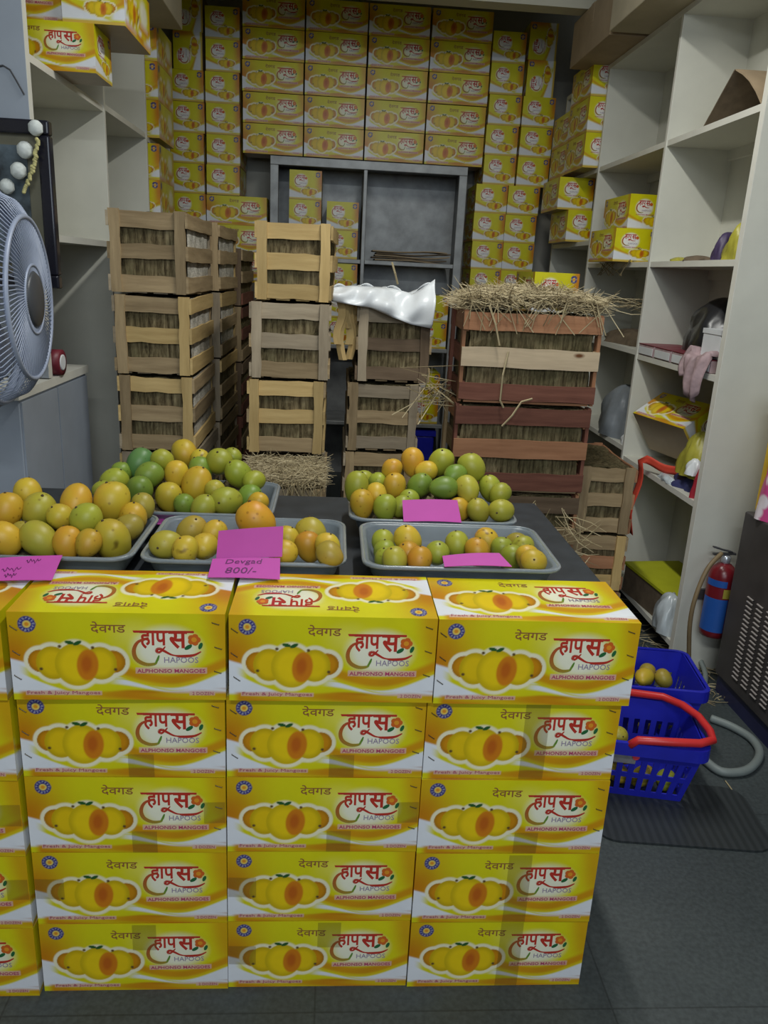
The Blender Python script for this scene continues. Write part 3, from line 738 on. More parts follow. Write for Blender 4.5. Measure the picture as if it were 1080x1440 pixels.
# ------------------------------------------------------------------ wooden fruit crates packed with straw
def straw_block(hx, y0, y1, z0, z1, n=10):
    q = MB()
    def wob(p): return Vector((p[0]+random.uniform(-.004, .004), p[1]+random.uniform(-.004, .004), p[2]+random.uniform(-.004, .004)))
    for fn in (lambda u, v: (-hx+2*hx*u, y0, z0+(z1-z0)*v), lambda u, v: (hx-2*hx*u, y1, z0+(z1-z0)*v), lambda u, v: (-hx, y1-(y1-y0)*u, z0+(z1-z0)*v),
               lambda u, v: (hx, y0+(y1-y0)*u, z0+(z1-z0)*v), lambda u, v: (-hx+2*hx*u, y0+(y1-y0)*v, z1)):
        q.grid(lambda u, v, fn=fn: wob(fn(u, v)), n, n)
    return q
def strands(n, x0, x1, y0, y1, zf, length=0.09, wd=0.0022, lift=0.02, up=0.4):
    q = MB()
    for _ in range(n):
        x, y = random.uniform(x0, x1), random.uniform(y0, y1); z = zf(x, y)+random.uniform(0, lift)
        a_ = random.uniform(0, 2*math.pi); L = length*random.uniform(0.5, 1.5); el = random.gauss(0, up)
        d = Vector((math.cos(a_)*math.cos(el), math.sin(a_)*math.cos(el), math.sin(el))); sd = d.cross(Vector((0, 0, 1))).normalized()*wd*random.uniform(.6, 1.4)
        p = Vector((x, y, z)); bend = Vector((random.gauss(0, .25), random.gauss(0, .25), random.gauss(-0.15, .25)))*L*0.5
        pts = [p-d*L/2+bend*0.0, p-d*L*0.1+bend*0.5, p+d*L*0.2+bend*0.4, p+d*L/2-bend*0.2]
        q.tube(pts, [wd*0.5, wd, wd*0.9, wd*0.4], 3, cap=False)
    return q
def crate(loc, W, L, H, label, group, tone, rz=0, long_front=False, newspaper=False, slats=3, straw_top=False, tones=None):
    """wooden crate, base centre at loc. L along local Y. End panels (posts + slats) face -Y/+Y; side slats run along Y."""
    root = empty('wooden_crate', loc, rz, label, 'crate', group)
    hw, hl = W/2, L/2; t = 0.009; pw = 0.036
    tn = (lambda: random.choice(tone))
    for sy in (-1, 1):
        for sx in (-1, 1):
            q = MB(); q.plank((sx*(hw-pw/2), sy*(hl-0.006), 0.002), (sx*(hw-pw/2), sy*(hl-0.006), H-0.004), (1, 0, 0), pw, 0.012)
            q.build('post', tn(), root)
    sw = 0.056 if not long_front else 0.068
    zs = [sw/2+0.006+(H-sw-0.014)*k/(slats-1) for k in range(slats)]
    for sy in (-1, 1):
        for k, z in enumerate(zs):
            q = MB(); q.plank((-hw+0.004, sy*(hl-0.012-t/2), z), (hw-0.004, sy*(hl-0.012-t/2), z+random.uniform(-.003, .003)), (0, 0, 1), sw*random.uniform(.88, 1.06), t)
            q.build('slat', tn(), root)
    for sx in (-1, 1):
        for k, z in enumerate(zs):
            q = MB(); q.plank((sx*(hw+t/2), -hl, z), (sx*(hw+t/2), hl, z+random.uniform(-.004, .004)), (0, 0, 1), sw*random.uniform(.85, 1.05), t)
            q.build('slat', tones[k] if tones and sx == 1 else tn(), root)
    q = MB()
    for k in range(4): q.plank((-hw+0.02+k*(W-0.04)/3.0*0.98, -hl+0.02, 0.005), (-hw+0.02+k*(W-0.04)/3.0*0.98, hl-0.02, 0.005), (1, 0, 0), 0.05, 0.008)
    q.build('bottom_boards', tn(), root)
    sb = straw_block(hw-0.008, -hl+0.026, hl-0.026, 0.012, H-0.012).build('straw_lining', 'straw_packed', root); sb['kind'] = 'stuff'
    if newspaper:
        q = MB(); q.grid(lambda u, v: Vector((hw-0.003+random.uniform(-.002, .002), -hl+0.05+(L-0.1)*u, 0.02+(H-0.03)*v)), 8, 5); n_ = solid(q.build('newspaper_lining', 'newsprint', root), 0.001)
    return root
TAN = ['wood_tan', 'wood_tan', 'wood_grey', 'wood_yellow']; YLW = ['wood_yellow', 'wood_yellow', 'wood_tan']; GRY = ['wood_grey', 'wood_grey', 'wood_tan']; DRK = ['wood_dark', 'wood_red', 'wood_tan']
lv = ['topmost', 'second from top', 'third from top', 'fourth from top', 'lowest']
# left stack, three deep
H = 0.285; zb = [1.287, 1.0, 0.714, 0.428, 0.142]
for k in range(5):
    crate((-0.664+0.004*k, 2.95+0.275, zb[k]), 0.262, 0.55, H, 'straw-packed wooden crate, %s in the tall stack beside the left shelves' % lv[k], 'crates in the left stack', TAN, random.uniform(-.02, .02), newspaper=True)
    crate((-0.640, 3.87, zb[k]), 0.262, 0.55, H, 'straw-packed wooden crate, %s in the second stack behind the left one' % lv[k], 'crates in the second left stack', TAN, random.uniform(-.03, .01), newspaper=(k < 2))
for k in range(1, 5):
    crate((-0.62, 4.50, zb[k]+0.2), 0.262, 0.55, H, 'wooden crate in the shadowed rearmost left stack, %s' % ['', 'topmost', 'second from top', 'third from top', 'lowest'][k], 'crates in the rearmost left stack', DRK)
for (x, y, z, lab) in ((-0.655, 3.225, 0, 'left crate stack'), (-0.64, 3.87, 0, 'second left crate stack'), (-0.62, 4.50, 0.2, 'rearmost left crate stack')):
    root = empty('wooden_pallet', (x, y, 0), 0, 'low wooden pallet under the %s' % lab, 'pallet')
    hz = 0.14 if z == 0 else 0.34
    for dx in (-0.1, 0, 0.1):
        q = MB(); q.plank((dx, -0.28, (hz-0.03)/2), (dx, 0.28, (hz-0.03)/2), (1, 0, 0), 0.06, hz-0.03); q.build('bearer', 'wood_dark', root)
    for k in range(5):
        q = MB(); q.plank((-0.14, -0.25+k*0.125, hz-0.017), (0.14, -0.25+k*0.125, hz-0.017), (0, 1, 0), 0.08, 0.02); q.build('deck_board', 'wood_dark', root)
# middle stack
g = 'crates in the middle stack'
crate((-0.150, 3.275, 1.282), 0.265, 0.5, 0.28, 'yellowish wooden crate on top of the middle stack', g, ['wood_yellow'], -0.04)
crate((-0.170, 3.275, 0.998), 0.285, 0.55, 0.283, 'greyish wooden crate second from top in the middle stack', g, GRY, 0.01)
crate((-0.178, 3.275, 0.712), 0.28, 0.55, 0.285, 'golden brown wooden crate third from top in the middle stack', g, YLW)
crate((-0.170, 2.92, 0.395), 0.285, 0.62, 0.285, 'straw-covered wooden crate jutting out at the foot of the middle stack', g, GRY)
crate((-0.170, 3.275, 0.11), 0.285, 0.62, 0.283, 'wooden crate on the floor under the middle stack', g, GRY)
q = strands(2200, -0.31, -0.03, 2.62, 2.97, lambda x, y: 0.682, 0.07, 0.0013, 0.03, 0.25)
for _ in range(60):
    x = random.uniform(-.32, -.02); q.tube([(x, 2.66, .70), (x+random.gauss(0, .02), 2.61, .69), (x+random.gauss(0, .04), 2.595, .60-random.random()*.08)], 0.0016, 3, cap=False)
tag(q.build('loose_straw', 'straw_loose'), 'straw spilling over the jutting crate of the middle stack', 'straw', kind='stuff')
# sack stack
g = 'crates in the stack under the white sack'
crate((0.235, 3.475, 0.975), 0.285, 0.55, 0.30, 'brown wooden crate half covered by the white sack', g, GRY+['wood_dark'], 0.0)
crate((0.205, 3.475, 0.688), 0.28, 0.55, 0.285, 'wooden crate directly below the white-sacked crate', g, GRY)
crate((0.20, 3.475, 0.40), 0.285, 0.55, 0.286, 'wooden crate third down in the white-sack stack', g, GRY)
crate((0.20, 3.475, 0.112), 0.285, 0.55, 0.286, 'wooden crate lowest in the white-sack stack', g, GRY)
for (x, y, lab) in ((-0.17, 3.30, 'middle crate stack'), (0.20, 3.475, 'white-sack crate stack')):
    root = empty('wooden_pallet', (x, y, 0), 0, 'low wooden pallet under the %s' % lab, 'pallet')
    for dx in (-0.1, 0, 0.1):
        q = MB(); q.plank((dx, -0.3, 0.04), (dx, 0.3, 0.04), (1, 0, 0), 0.06, 0.08); q.build('bearer', 'wood_dark', root)
    for k in range(5):
        q = MB(); q.plank((-0.14, -0.26+k*0.13, 0.095), (0.14, -0.26+k*0.13, 0.095), (0, 1, 0), 0.08, 0.02); q.build('deck_board', 'wood_dark', root)
# broad stack with straw on top: long sides face the shop
g = 'broad reddish crates on the right'
tl = [['wood_red', 'wood_pale', 'wood_orange'], ['wood_red', 'wood_orange', 'wood_red'], ['wood_dark', 'wood_tan', 'wood_dark'], ['wood_dark', 'wood_dark', 'wood_tan']]
for k in range(4):
    crate((0.685-0.004*k, 2.92, 0.975-0.325*k), 0.30, 0.49, 0.323, 'broad crate of reddish planks, %s in the straw-topped stack' % ['topmost', 'second from top', 'third from top', 'lowest'][k], g,
          ['wood_orange', 'wood_red', 'wood_tan'], -math.pi/2, long_front=True, tones=[tl[k][0], tl[k][1], tl[k][2]] if k else ['wood_red', 'wood_pale', 'wood_orange'])
def heap(x, y): return 1.298+0.035*math.sin((x-0.44)/0.49*math.pi)*math.sin(max(0, min(1, (y-2.74)/0.33))*math.pi)
q = strands(3200, 0.44, 0.93, 2.77, 3.06, heap, 0.10, 0.0014, 0.05, 0.28)
for _ in range(30):
    x = random.uniform(.43, .94); q.tube([(x, 2.85, 1.34), (x+random.gauss(0, .03), 2.76, 1.33), (x+random.gauss(0, .05), 2.742, 1.27-random.random()*.05)], 0.0018, 3, cap=False)
tag(q.build('loose_straw', 'straw_loose'), 'straw heaped on the broad reddish crate', 'straw', kind='stuff')
for (pts, lab) in (([(0.52, 2.745, 1.31), (0.545, 2.735, 1.25), (0.565, 2.735, 1.18)], 'pale straw stalk hanging over the upper left of the broad crate'),
                   ([(0.60, 2.742, 1.16), (0.585, 2.73, 1.08), (0.585, 2.735, 0.99), (0.60, 2.74, 0.965)], 'long bent straw stalk on the broad crate front'),
                   ([(0.70, 2.742, 1.0), (0.66, 2.73, 0.99), (0.63, 2.725, 0.94), (0.60, 2.735, 0.90)], 'forked straw stalk between the two reddish crates')):
    q = MB(); q.tube(pts, 0.0035, 5); tag(q.build('straw_stalk', 'straw_loose'), lab, 'straw', 'straw stalks on the broad crates')
# small crates right of it
g = 'small crates beside the right shelves'
for k in range(3):
    crate((1.065, 3.09, 0.47-0.235*k), 0.205, 0.48, 0.232 if k else 0.27, 'narrow wooden crate wedged between broad stack and right shelves, %s' % ['upper', 'middle', 'lower'][k], g, ['wood_tan', 'wood_orange', 'wood_yellow'], -0.05)
q = strands(16, 0.38, 0.43, 2.9, 3.1, lambda x, y: 0.98-0.06*random.random(), 0.14, 0.0016, 0.03, 0.4)
for _ in range(20):
    a0 = Vector((0.40+random.gauss(0, .02), 3.05, 0.98+random.gauss(0, .02))); q.tube([a0, a0+Vector((random.gauss(-.03, .05), -.08, random.gauss(0, .03))), a0+Vector((random.gauss(-.04, .09), -.16, random.gauss(-.02, .06)))], 0.0019, 3, cap=False)
tag(q.build('loose_straw', 'straw_loose'), 'tuft of straw poking out left of the broad reddish crates', 'straw', kind='stuff')
q = strands(120, 0.5, 0.95, 2.6, 2.74, lambda x, y: 0.36+0.2*random.random(), 0.16, 0.002, 0.04, 0.6)
tag(q.build('loose_straw', 'straw_loose'), 'loose straw hanging before the lower broad crates', 'straw', kind='stuff')
q = strands(260, 0.95, 1.5, 2.35, 3.3, lambda x, y: 0.004, 0.10, 0.0018, 0.012, 0.06)
tag(q.build('floor_straw', 'straw_loose'), 'straw litter scattered on the floor by the right shelves', 'straw', kind='stuff')
# the white sack
def sack(u, v):
    top = [(-0.015, 3.20, 1.335), (0.06, 3.21, 1.345), (0.14, 3.24, 1.345), (0.22, 3.24, 1.342), (0.30, 3.24, 1.325), (0.39, 3.20, 1.385)]
    bot = [(-0.02, 3.165, 1.285), (0.06, 3.165, 1.275), (0.14, 3.165, 1.265), (0.22, 3.165, 1.235), (0.30, 3.16, 1.21), (0.375, 3.165, 1.20)]
    k = min(4, int(u*5)); t = u*5-k
    a_ = Vector(top[k]).lerp(Vector(top[k+1]), t); b2 = Vector(bot[k]).lerp(Vector(bot[k+1]), t)
    p = b2.lerp(a_, v)
    wr = 0.011*math.sin(u*13+v*4)+0.007*math.sin(u*27-v*5+1.0)+0.004*math.sin(u*7-v*9)
    return p+Vector((0.2*wr, -0.028*math.sin(v*math.pi)-wr, 0.6*wr*math.sin(v*math.pi)))
q = MB(); q.grid(sack, 44, 12)
def sacktop(u, v):
    p = sack(u, 1.0); return Vector((p.x*(1-v*0.3)+0.18*v*0.3, p.y+0.22*v, p.z*(1-v)+1.288*v+0.012*math.sin(u*23+v*13)*(1-v)))
q.grid(sacktop, 44, 8)
o = solid(q.build('plastic_sack', 'polythene_white', None, True), 0.0025); tag(o, 'crumpled white plastic sack thrown over the crate left of the broad stack', 'sack')
q = MB(); q.tube([(0.235, 3.17, 1.36), (0.222, 3.16, 1.40), (0.208, 3.165, 1.44)], 0.004, 5); tag(q.build('straw_stalk', 'straw_loose'), 'straw stalk sticking up behind the white sack', 'straw')
# dry leaves / sacking hanging left of the sack
q = MB()
for k in range(7):
    x = 0.0+0.012*k; q.grid(lambda u, v, x=x, k=k: Vector((x+0.03*u+0.01*math.sin(v*6+k), 3.215+0.008*math.sin(u*6+k)+0.01*k, 1.285-0.24*v*(0.7+0.3*math.sin(k*2.1)))), 2, 6)
o = solid(q.build('jute_sacking', 'wood_yellow'), 0.004); tag(o, 'brown jute strips hanging beside the white-sacked crate', 'sacking')

# ------------------------------------------------------------------ display table
TZ = 0.775
tb = empty('display_table', (-0.25, 1.82, 0), 0, 'dark table carrying the mango trays behind the front cartons', 'table')
q = MB(); q.box(-0.58, 0.85, -0.36, 0.37, TZ-0.03, TZ); bevel(q.build('tabletop', 'table_dark', tb), 0.004)
for sx in (-1, 1):
    for sy in (-1, 1):
        q = MB(); q.box(0.135+sx*0.665-0.02, 0.135+sx*0.665+0.02, sy*0.31-0.02, sy*0.31+0.02, 0, TZ-0.03); q.build('leg', 'table_dark', tb)
q = MB(); q.box(-0.53, 0.80, -0.33, -0.31, TZ-0.11, TZ-0.031); q.build('apron', 'table_dark', tb)

# ------------------------------------------------------------------ trays
RIM = 0.845
def rrect(hx, hy, r_, n=5):
    P = []
    for (cx, cy, a0) in ((hx-r_, hy-r_, 0), (-hx+r_, hy-r_, 90), (-hx+r_, -hy+r_, 180), (hx-r_, -hy+r_, 270)):
        for k in range(n+1):
            a_ = R(a0+90*k/n); P.append((cx+r_*math.cos(a_), cy+r_*math.sin(a_)))
    return P
def tray(x0, x1, y0, y1, label):
    cx, cy = (x0+x1)/2, (y0+y1)/2; hx, hy = (x1-x0)/2, (y1-y0)/2; h = RIM-TZ-0.001
    root = empty('plastic_tray', (cx, cy, TZ+0.001), 0, label, 'tray', 'translucent trays on the table')
    prof = [(0.045, 0.0), (0.038, 0.004), (0.018, h*0.55), (0.010, h-0.004), (0.0, h-0.002), (-0.0, h), (0.010, h+0.001), (0.013, h-0.004), (0.021, h*0.55), (0.040, 0.009), (0.048, 0.006)]
    q = MB(); rings = [rrect(hx-i_, hy-i_, 0.04-0.3*i_) for (i_, z) in prof]; n = len(rings[0])
    vs_ = [(p[0], p[1], prof[k][1]) for k, r_ in enumerate(rings) for p in r_]
    fs = [(k*n+j, k*n+(j+1) % n, (k+1)*n+(j+1) % n, (k+1)*n+j) for k in range(len(rings)-1) for j in range(n)]
    fs.append(tuple(reversed(range(n)))); fs.append(tuple((len(rings)-1)*n+j for j in range(n)))
    q.add(vs_, fs); q.build('body', 'tray_plastic', root, True)
    q = MB(); q.tube([(p[0], p[1], h-0.001) for p in rrect(hx-0.001, hy-0.001, 0.04)], 0.0045, 8, True); q.build('rim', 'tray_plastic', root, True)
    return root
tray(-0.80, -0.385, 1.452, 1.745, 'tray of ripe mangoes at the front left of the table')
tray(-0.368, 0.034, 1.452, 1.742, 'half-empty tray at the front middle of the table behind pink cards')
tray(0.070, 0.472, 1.449, 1.735, 'half-empty tray at the front right of the table')
tray(-0.545, -0.135, 1.760, 2.06, 'tray under the tall green mango heap at the back left')
tray(0.048, 0.448, 1.755, 2.05, 'tray under the mango pyramid at the back right of the table')

# ------------------------------------------------------------------ mangoes
def mango_mesh(name, a_, seed):
    rn = random.Random(seed); q = MB(); n, mseg = 20, 14; vs_ = []; fs = []
    for j in range(1, mseg):
        th = math.pi*j/mseg; z = math.cos(th); r_ = math.sin(th)
        r_ *= 1+0.10*math.cos(th)                      # fuller at the stalk end
        for k in range(n):
            p_ = 2*math.pi*k/n; x = r_*math.cos(p_); y = r_*math.sin(p_)*0.93
            x += 0.20*math.sin(th)*(-z); r2_ = 1-0.10*max(0, -z); x *= r2_; y *= r2_         # leaning beak
            vs_.append((x, y, z*a_))
    vs_ += [(0.0, 0, a_*0.985), (0.02, 0, -a_*1.0)]
    for j in range(mseg-2):
        for k in range(n): fs.append((j*n+k, (j+1)*n+k, (j+1)*n+(k+1) % n, j*n+(k+1) % n))
    t_, b2 = len(vs_)-2, len(vs_)-1
    for k in range(n):
        fs.append((t_, k, (k+1) % n)); fs.append((b2, (mseg-2)*n+(k+1) % n, (mseg-2)*n+k))
    q.add([tuple(c*0.034 for c in v) for v in vs_], fs); return q.mesh(name, ['mango_skin'], True)
MA = [1.10, 1.22, 1.33]
MM = [mango_mesh('mango_round', MA[0], 1), mango_mesh('mango_oval', MA[1], 2), mango_mesh('mango_long', MA[2], 3)]
q = MB(); q.lathe([(0.0022, -0.002), (0.0028, 0.0), (0.002, 0.002), (0.0008, 0.0024)], 8); ME_STEM = q.mesh('stem', ['stem_dark'], True)
MC = {'G': (0.15, 0.24, 0.03), 'B': (0.09, 0.21, 0.06), 'L': (0.29, 0.32, 0.03), 'Y': (0.50, 0.38, 0.03), 'T': (0.38, 0.34, 0.035), 'O': (0.52, 0.28, 0.02), 'A': (0.52, 0.335, 0.025), 'S': (0.33, 0.26, 0.035)}
MN = {'G': 'green', 'B': 'bluish green', 'L': 'yellow-green', 'Y': 'yellow', 'T': 'olive yellow', 'O': 'orange', 'A': 'orange-yellow', 'S': 'spotted olive'}
# zoom-crop readings -> photo pixels
def z7(x, y, r): return x/2.16, 600+y/2.16, r/2.16
def z8(x, y, r): return 470+x/2.769, 600+y/2.769, r/2.769
HEAPS = [
 ('front left tray', z7, (765, 1.515), (700, 1.665), [
   [(85, 212, 42, 'Y'), (230, 235, 47, 'A'), (340, 230, 56, 'Y'), (435, 242, 38, 'S')],
   [(22, 258, 46, 'A'), (118, 263, 55, 'T'), (188, 278, 40, 'Y'), (265, 287, 49, 'L'), (403, 285, 45, 'A')],
   [(12, 342, 50, 'A'), (64, 330, 36, 'S'), (120, 345, 52, 'T'), (205, 354, 42, 'O'), (268, 355, 38, 'A'), (350, 350, 56, 'Y'), (382, 312, 42, 'S')]]),
 ('back left tray', z7, (713, 1.82), (640, 1.93), [
   [(425, 112, 40, 'B'), (495, 102, 32, 'L'), (560, 82, 41, 'Y'), (608, 100, 28, 'Y'), (665, 108, 42, 'L'), (703, 96, 30, 'L')],
   [(370, 142, 32, 'G'), (345, 168, 40, 'L'), (452, 150, 40, 'G'), (535, 145, 38, 'Y'), (610, 138, 36, 'G'), (728, 148, 41, 'L'), (770, 165, 30, 'L')],
   [(318, 200, 32, 'L'), (425, 195, 40, 'G'), (513, 215, 42, 'Y'), (595, 182, 47, 'A'), (655, 198, 30, 'T'), (690, 225, 44, 'L'), (757, 224, 40, 'G'), (800, 236, 30, 'A'), (618, 248, 38, 'L'), (562, 240, 30, 'G')]]),
 ('front middle tray', z7, (772, 1.50), (738, 1.63), [
   [(580, 322, 44, 'S'), (780, 292, 54, 'O'), (650, 325, 26, 'Y'), (872, 345, 28, 'Y'), (945, 328, 48, 'T')],
   [(495, 357, 45, 'T'), (562, 380, 30, 'Y'), (620, 365, 42, 'Y'), (858, 382, 28, 'A'), (938, 366, 44, 'O'), (995, 367, 28, 'Y'), (1002, 388, 22, 'S')]]),
 ('back right tray', z8, (717, 1.81), (650, 1.93), [
   [(225, 170, 40, 'A'), (305, 140, 48, 'A'), (357, 172, 36, 'Y'), (415, 142, 49, 'L'), (470, 187, 32, 'G'), (535, 162, 52, 'L')],
   [(85, 235, 46, 'L'), (117, 215, 34, 'L'), (172, 222, 32, 'L'), (235, 236, 46, 'A'), (166, 262, 32, 'Y'), (330, 232, 46, 'G'), (425, 238, 46, 'G'), (518, 245, 46, 'T'), (608, 243, 45, 'L'), (645, 262, 30, 'L')],
   [(108, 303, 48, 'A'), (198, 316, 46, 'L'), (262, 312, 34, 'L'), (290, 285, 30, 'L'), (488, 322, 38, 'A'), (562, 330, 44, 'T'), (653, 326, 46, 'T')]]),
 ('front right tray', z8, (780, 1.515), (752, 1.61), [
   [(190, 452, 44, 'L'), (288, 447, 52, 'Y'), (478, 460, 42, 'L'), (592, 450, 52, 'A'), (705, 457, 38, 'S')],
   [(195, 492, 42, 'L'), (292, 497, 40, 'O'), (400, 495, 44, 'L'), (555, 488, 34, 'O'), (655, 482, 32, 'L'), (735, 478, 28, 'L')],
   [(190, 520, 34, 'L'), (238, 528, 26, 'T'), (332, 522, 36, 'O'), (690, 512, 38, 'L'), (755, 515, 37, 'A'), (785, 538, 28, 'Y')]]),
]
def at_plane(px, py, a_, b2):
    p0 = at(px, a_[0], Y=a_[1]); p1 = at(px, b2[0], Y=b2[1]); s_ = (p1.z-p0.z)/(p1.y-p0.y)
    d = _fw*F_PX+RX*(px-540)-UX*(py-720)
    t = (p0.z-s_*p0.y-1.4)/(d.z-s_*d.y); return CAMP+d*t
rown = {3: ['top row', 'middle row', 'front row'], 2: ['back row', 'front row']}
TRAYB = {'front left tray': (-0.80, -0.385, 1.452, 1.745), 'back left tray': (-0.545, -0.135, 1.76, 2.06), 'front middle tray': (-0.368, 0.034, 1.452, 1.742), 'back right tray': (0.048, 0.448, 1.755, 2.05), 'front right tray': (0.07, 0.472, 1.449, 1.735)}
rm = random.Random(11)
for (tname, zf, a_, b2, rws) in HEAPS:
    items = []
    for ri, row in enumerate(rws):
        srt = sorted(row, key=lambda e: e[0])
        for e in row:
            px, py, pr = zf(e[0], e[1], e[2])
            p = at_plane(px, py, a_, b2); depth = (p-CAMP).dot(_fw)
            rad = max(0.029, 1.12*pr*depth/F_PX)
            items.append([p, rad, e[3], ri, srt.index(e), len(srt)])
    X0, X1, Y0, Y1 = TRAYB[tname]
    for it in range(24):
        for i in range(len(items)):
            for j in range(i):
                d = items[i][0]-items[j][0]; L = d.length; mn_ = (items[i][1]+items[j][1])*0.85
                if L < mn_ and L > 1e-6:
                    # the one lying farther back is pushed along its line of sight
                    far, near = (i, j) if items[i][0].y > items[j][0].y else (j, i)
                    los = (items[far][0]-CAMP).normalized(); items[far][0] = items[far][0]+los*min(0.006, (mn_-L)*0.4)
        for e in items:
            p, rad = e[0], e[1]
            if p.z < TZ+0.009+rad*0.97: p.z = TZ+0.009+rad*0.97
            if p.z < RIM+0.01:
                k_ = 0.024 if p.z-rad*0.6 < RIM-0.03 else 0.012
                p.y = max(Y0+k_+rad*0.93, min(Y1-k_-rad*0.9, p.y)); p.x = max(X0+k_+rad*0.9, min(X1-k_-rad*0.9, p.x))
    for (p, rad, ck, ri, ci, n_) in items:
        o = link('mango', MM[rm.choice([0, 1, 1, 2])] if rad > 0.03 else MM[0])
        pos = 'leftmost' if ci == 0 else ('rightmost' if ci == n_-1 else ordn[ci]+' from left')
        tag(o, '%s mango, %s in the %s of the %s' % (MN[ck], pos, rown[len(rws)][ri], tname), 'mango', 'mangoes in the %s' % tname)
        cc = MC[ck]; k_ = rm.uniform(0.88, 1.12); o.color = (min(1, cc[0]*k_*rm.uniform(.93, 1.07)), min(1, cc[1]*k_), cc[2]*k_, 1)
        o.location = p; s_ = rad/0.036; o.scale = (s_, s_, s_)
        o.rotation_euler = (rm.uniform(-0.6, 0.4), rm.uniform(-0.5, 0.5), rm.uniform(0, 6.28)) if rm.random() < 0.8 else (rm.uniform(1.0, 1.6), 0, rm.uniform(0, 6.28))
        s2 = link('stem', ME_STEM, o); s2.location = (0, 0, 0.034*MA[MM.index(o.data)]*0.985)
    if 'back' in tname or tname == 'front left tray':
        # straw bed that carries the heap
        ps = [(e[0], e[1]) for e in items]
        def bed(u, v):
            x = X0+0.05+(X1-X0-0.10)*u; y = Y0+0.05+(Y1-Y0-0.10)*v; z = 1.5
            for (p, r_) in ps:
                dd = math.hypot(x-p.x, y-p.y)
                if dd < r_*2.0: z = min(z, p.z-r_*0.95+0.5*max(0, dd-r_*0.5))
            if z > 1.4: z = TZ+0.02
            ed = min(u, v, 1-u, 1-v)
            if ed < 0.001: z = TZ+0.008
            elif ed < 0.13: z = min(z, TZ+0.012+ed*0.5)
            return Vector((x, y, max(TZ+0.0085, z)))
        q = MB(); q.grid(bed, 26, 20); o = q.build('straw_bedding', 'straw_packed', None, True)
        tag(o, 'straw bedding under the mango heap of the %s' % tname, 'straw', kind='stuff')

# ------------------------------------------------------------------ pink price cards
def card(cs, label, sag=0.004, lines=None, scribble=False):
    A, B, C2, D2 = [Vector(p) for p in cs]           # back-left, back-right, front-right, front-left
    ctr = (A+B+C2+D2)/4; nrm = (B-A).cross(D2-A).normalized()
    if nrm.y > 0: nrm = -nrm
    root = empty('price_card', ctr, 0, label, 'price card', 'bright pink price cards')
    f = lambda u, v: (D2.lerp(C2, u)).lerp(A.lerp(B, u), v)-ctr+nrm*sag*math.sin(math.pi*u)
    q = MB(); q.grid(f, 10, 4); solid(q.build('card', 'pink_card', root), 0.0011)
    for (body, u0, u1, v0, v1) in (lines or []):
        V, Fs = text_tris(body, 0.0); q = MB()
        q.add([f(u0+p[0]*(u1-u0)+0.02*p[1], v0+p[1]*(v1-v0))+nrm*0.0013 for p in V], Fs); q.build('handwriting', 'ink', root)
    if scribble:
        for (u0, u1, v0) in ((0.42, 0.62, 0.45), (0.66, 0.8, 0.78), (0.45, 0.58, 0.2)):
            q = MB(); q.tube([f(u0+(u1-u0)*k/14, v0+0.07*math.sin(k*1.9)-0.04*math.sin(k*0.9))+nrm*0.0012 for k in range(15)], 0.0007, 4, cap=False); q.build('handwriting', 'ink', root)
    return root
card([at(-60, 790, Z=0.856), at(88, 781, Z=0.856), at(73, 816, Z=0.836), at(-50, 820, Z=0.836)], 'pink card at the left photo edge, lying on the front left tray rim', 0.003, None, True)
card([at(220, 722, Y=1.80), at(306, 724, Y=1.80), at(302, 745, Y=1.75), at(213, 737, Y=1.75)], 'pink card between the back left heap and the front middle tray', 0.002)
card([at(307.5, 746.5, Y=1.475), at(398.5, 740, Y=1.475), at(396.7, 783, Y=1.448), at(304, 787, Y=1.448)], 'blank pink card standing at the front middle tray above another card', 0.004)
card([at(299, 786, Y=1.440), at(394, 785, Y=1.440), at(393.5, 815, Y=1.395), at(292, 812, Y=1.395)], 'pink card with handwritten price resting on the front cartons', 0.002, [('Devgad', 0.2, 0.72, 0.62, 0.92), ('800/-', 0.22, 0.66, 0.2, 0.5)])
card([at(565.7, 703.5, Y=1.790), at(643, 703.5, Y=1.790), at(649, 735, Y=1.746), at(567.5, 733.6, Y=1.746)], 'blank pink card leaning on the back right mango pyramid', 0.004)
card([at(622, 782, Y=1.485), at(702, 778, Y=1.485), at(720, 797, Y=1.443), at(625, 797, Y=1.443)], 'blank pink card leaning on the front right tray rim', 0.003)

# ------------------------------------------------------------------ fan
FC = Vector((-0.88, 2.131, 1.29)); FB = Vector((-1.09, 2.11, 0))
fan = empty('pedestal_fan', FB, 0, 'grey-blue pedestal fan with wire cage at the left photo edge', 'fan')
FO = FC-FB; FM = Matrix.Translation(FO) @ Matrix.Rotation(R(5), 4, 'Z') @ Matrix.Rotation(R(90), 4, 'Y')   # local +Z -> +X of the room
def fpt(r_, a_, z): return FM @ Vector((r_*math.cos(a_), r_*math.sin(a_), z))
def fring(q, r_, z, t, n=56): q.tube([fpt(r_, 2*math.pi*k/n, z) for k in range(n)], t, 6, True)
q = MB()
fring(q, 0.262, 0.022, 0.009); fring(q, 0.200, 0.098, 0.0065); fring(q, 0.085, 0.108, 0.004)
for k in range(96):
    a_ = 2*math.pi*k/96; q.tube([fpt(0.07, a_, 0.108), fpt(0.14, a_+0.12, 0.106), fpt(0.200, a_+0.2, 0.098), fpt(0.24, a_+0.22, 0.072), fpt(0.262, a_+0.24, 0.022)], 0.0017, 4, cap=False)
q.build('front_grille', 'fan_plastic', fan, True)
q = MB(); fring(q, 0.268, 0.0, 0.013); fring(q, 0.20, -0.095, 0.004); fring(q, 0.10, -0.105, 0.005)
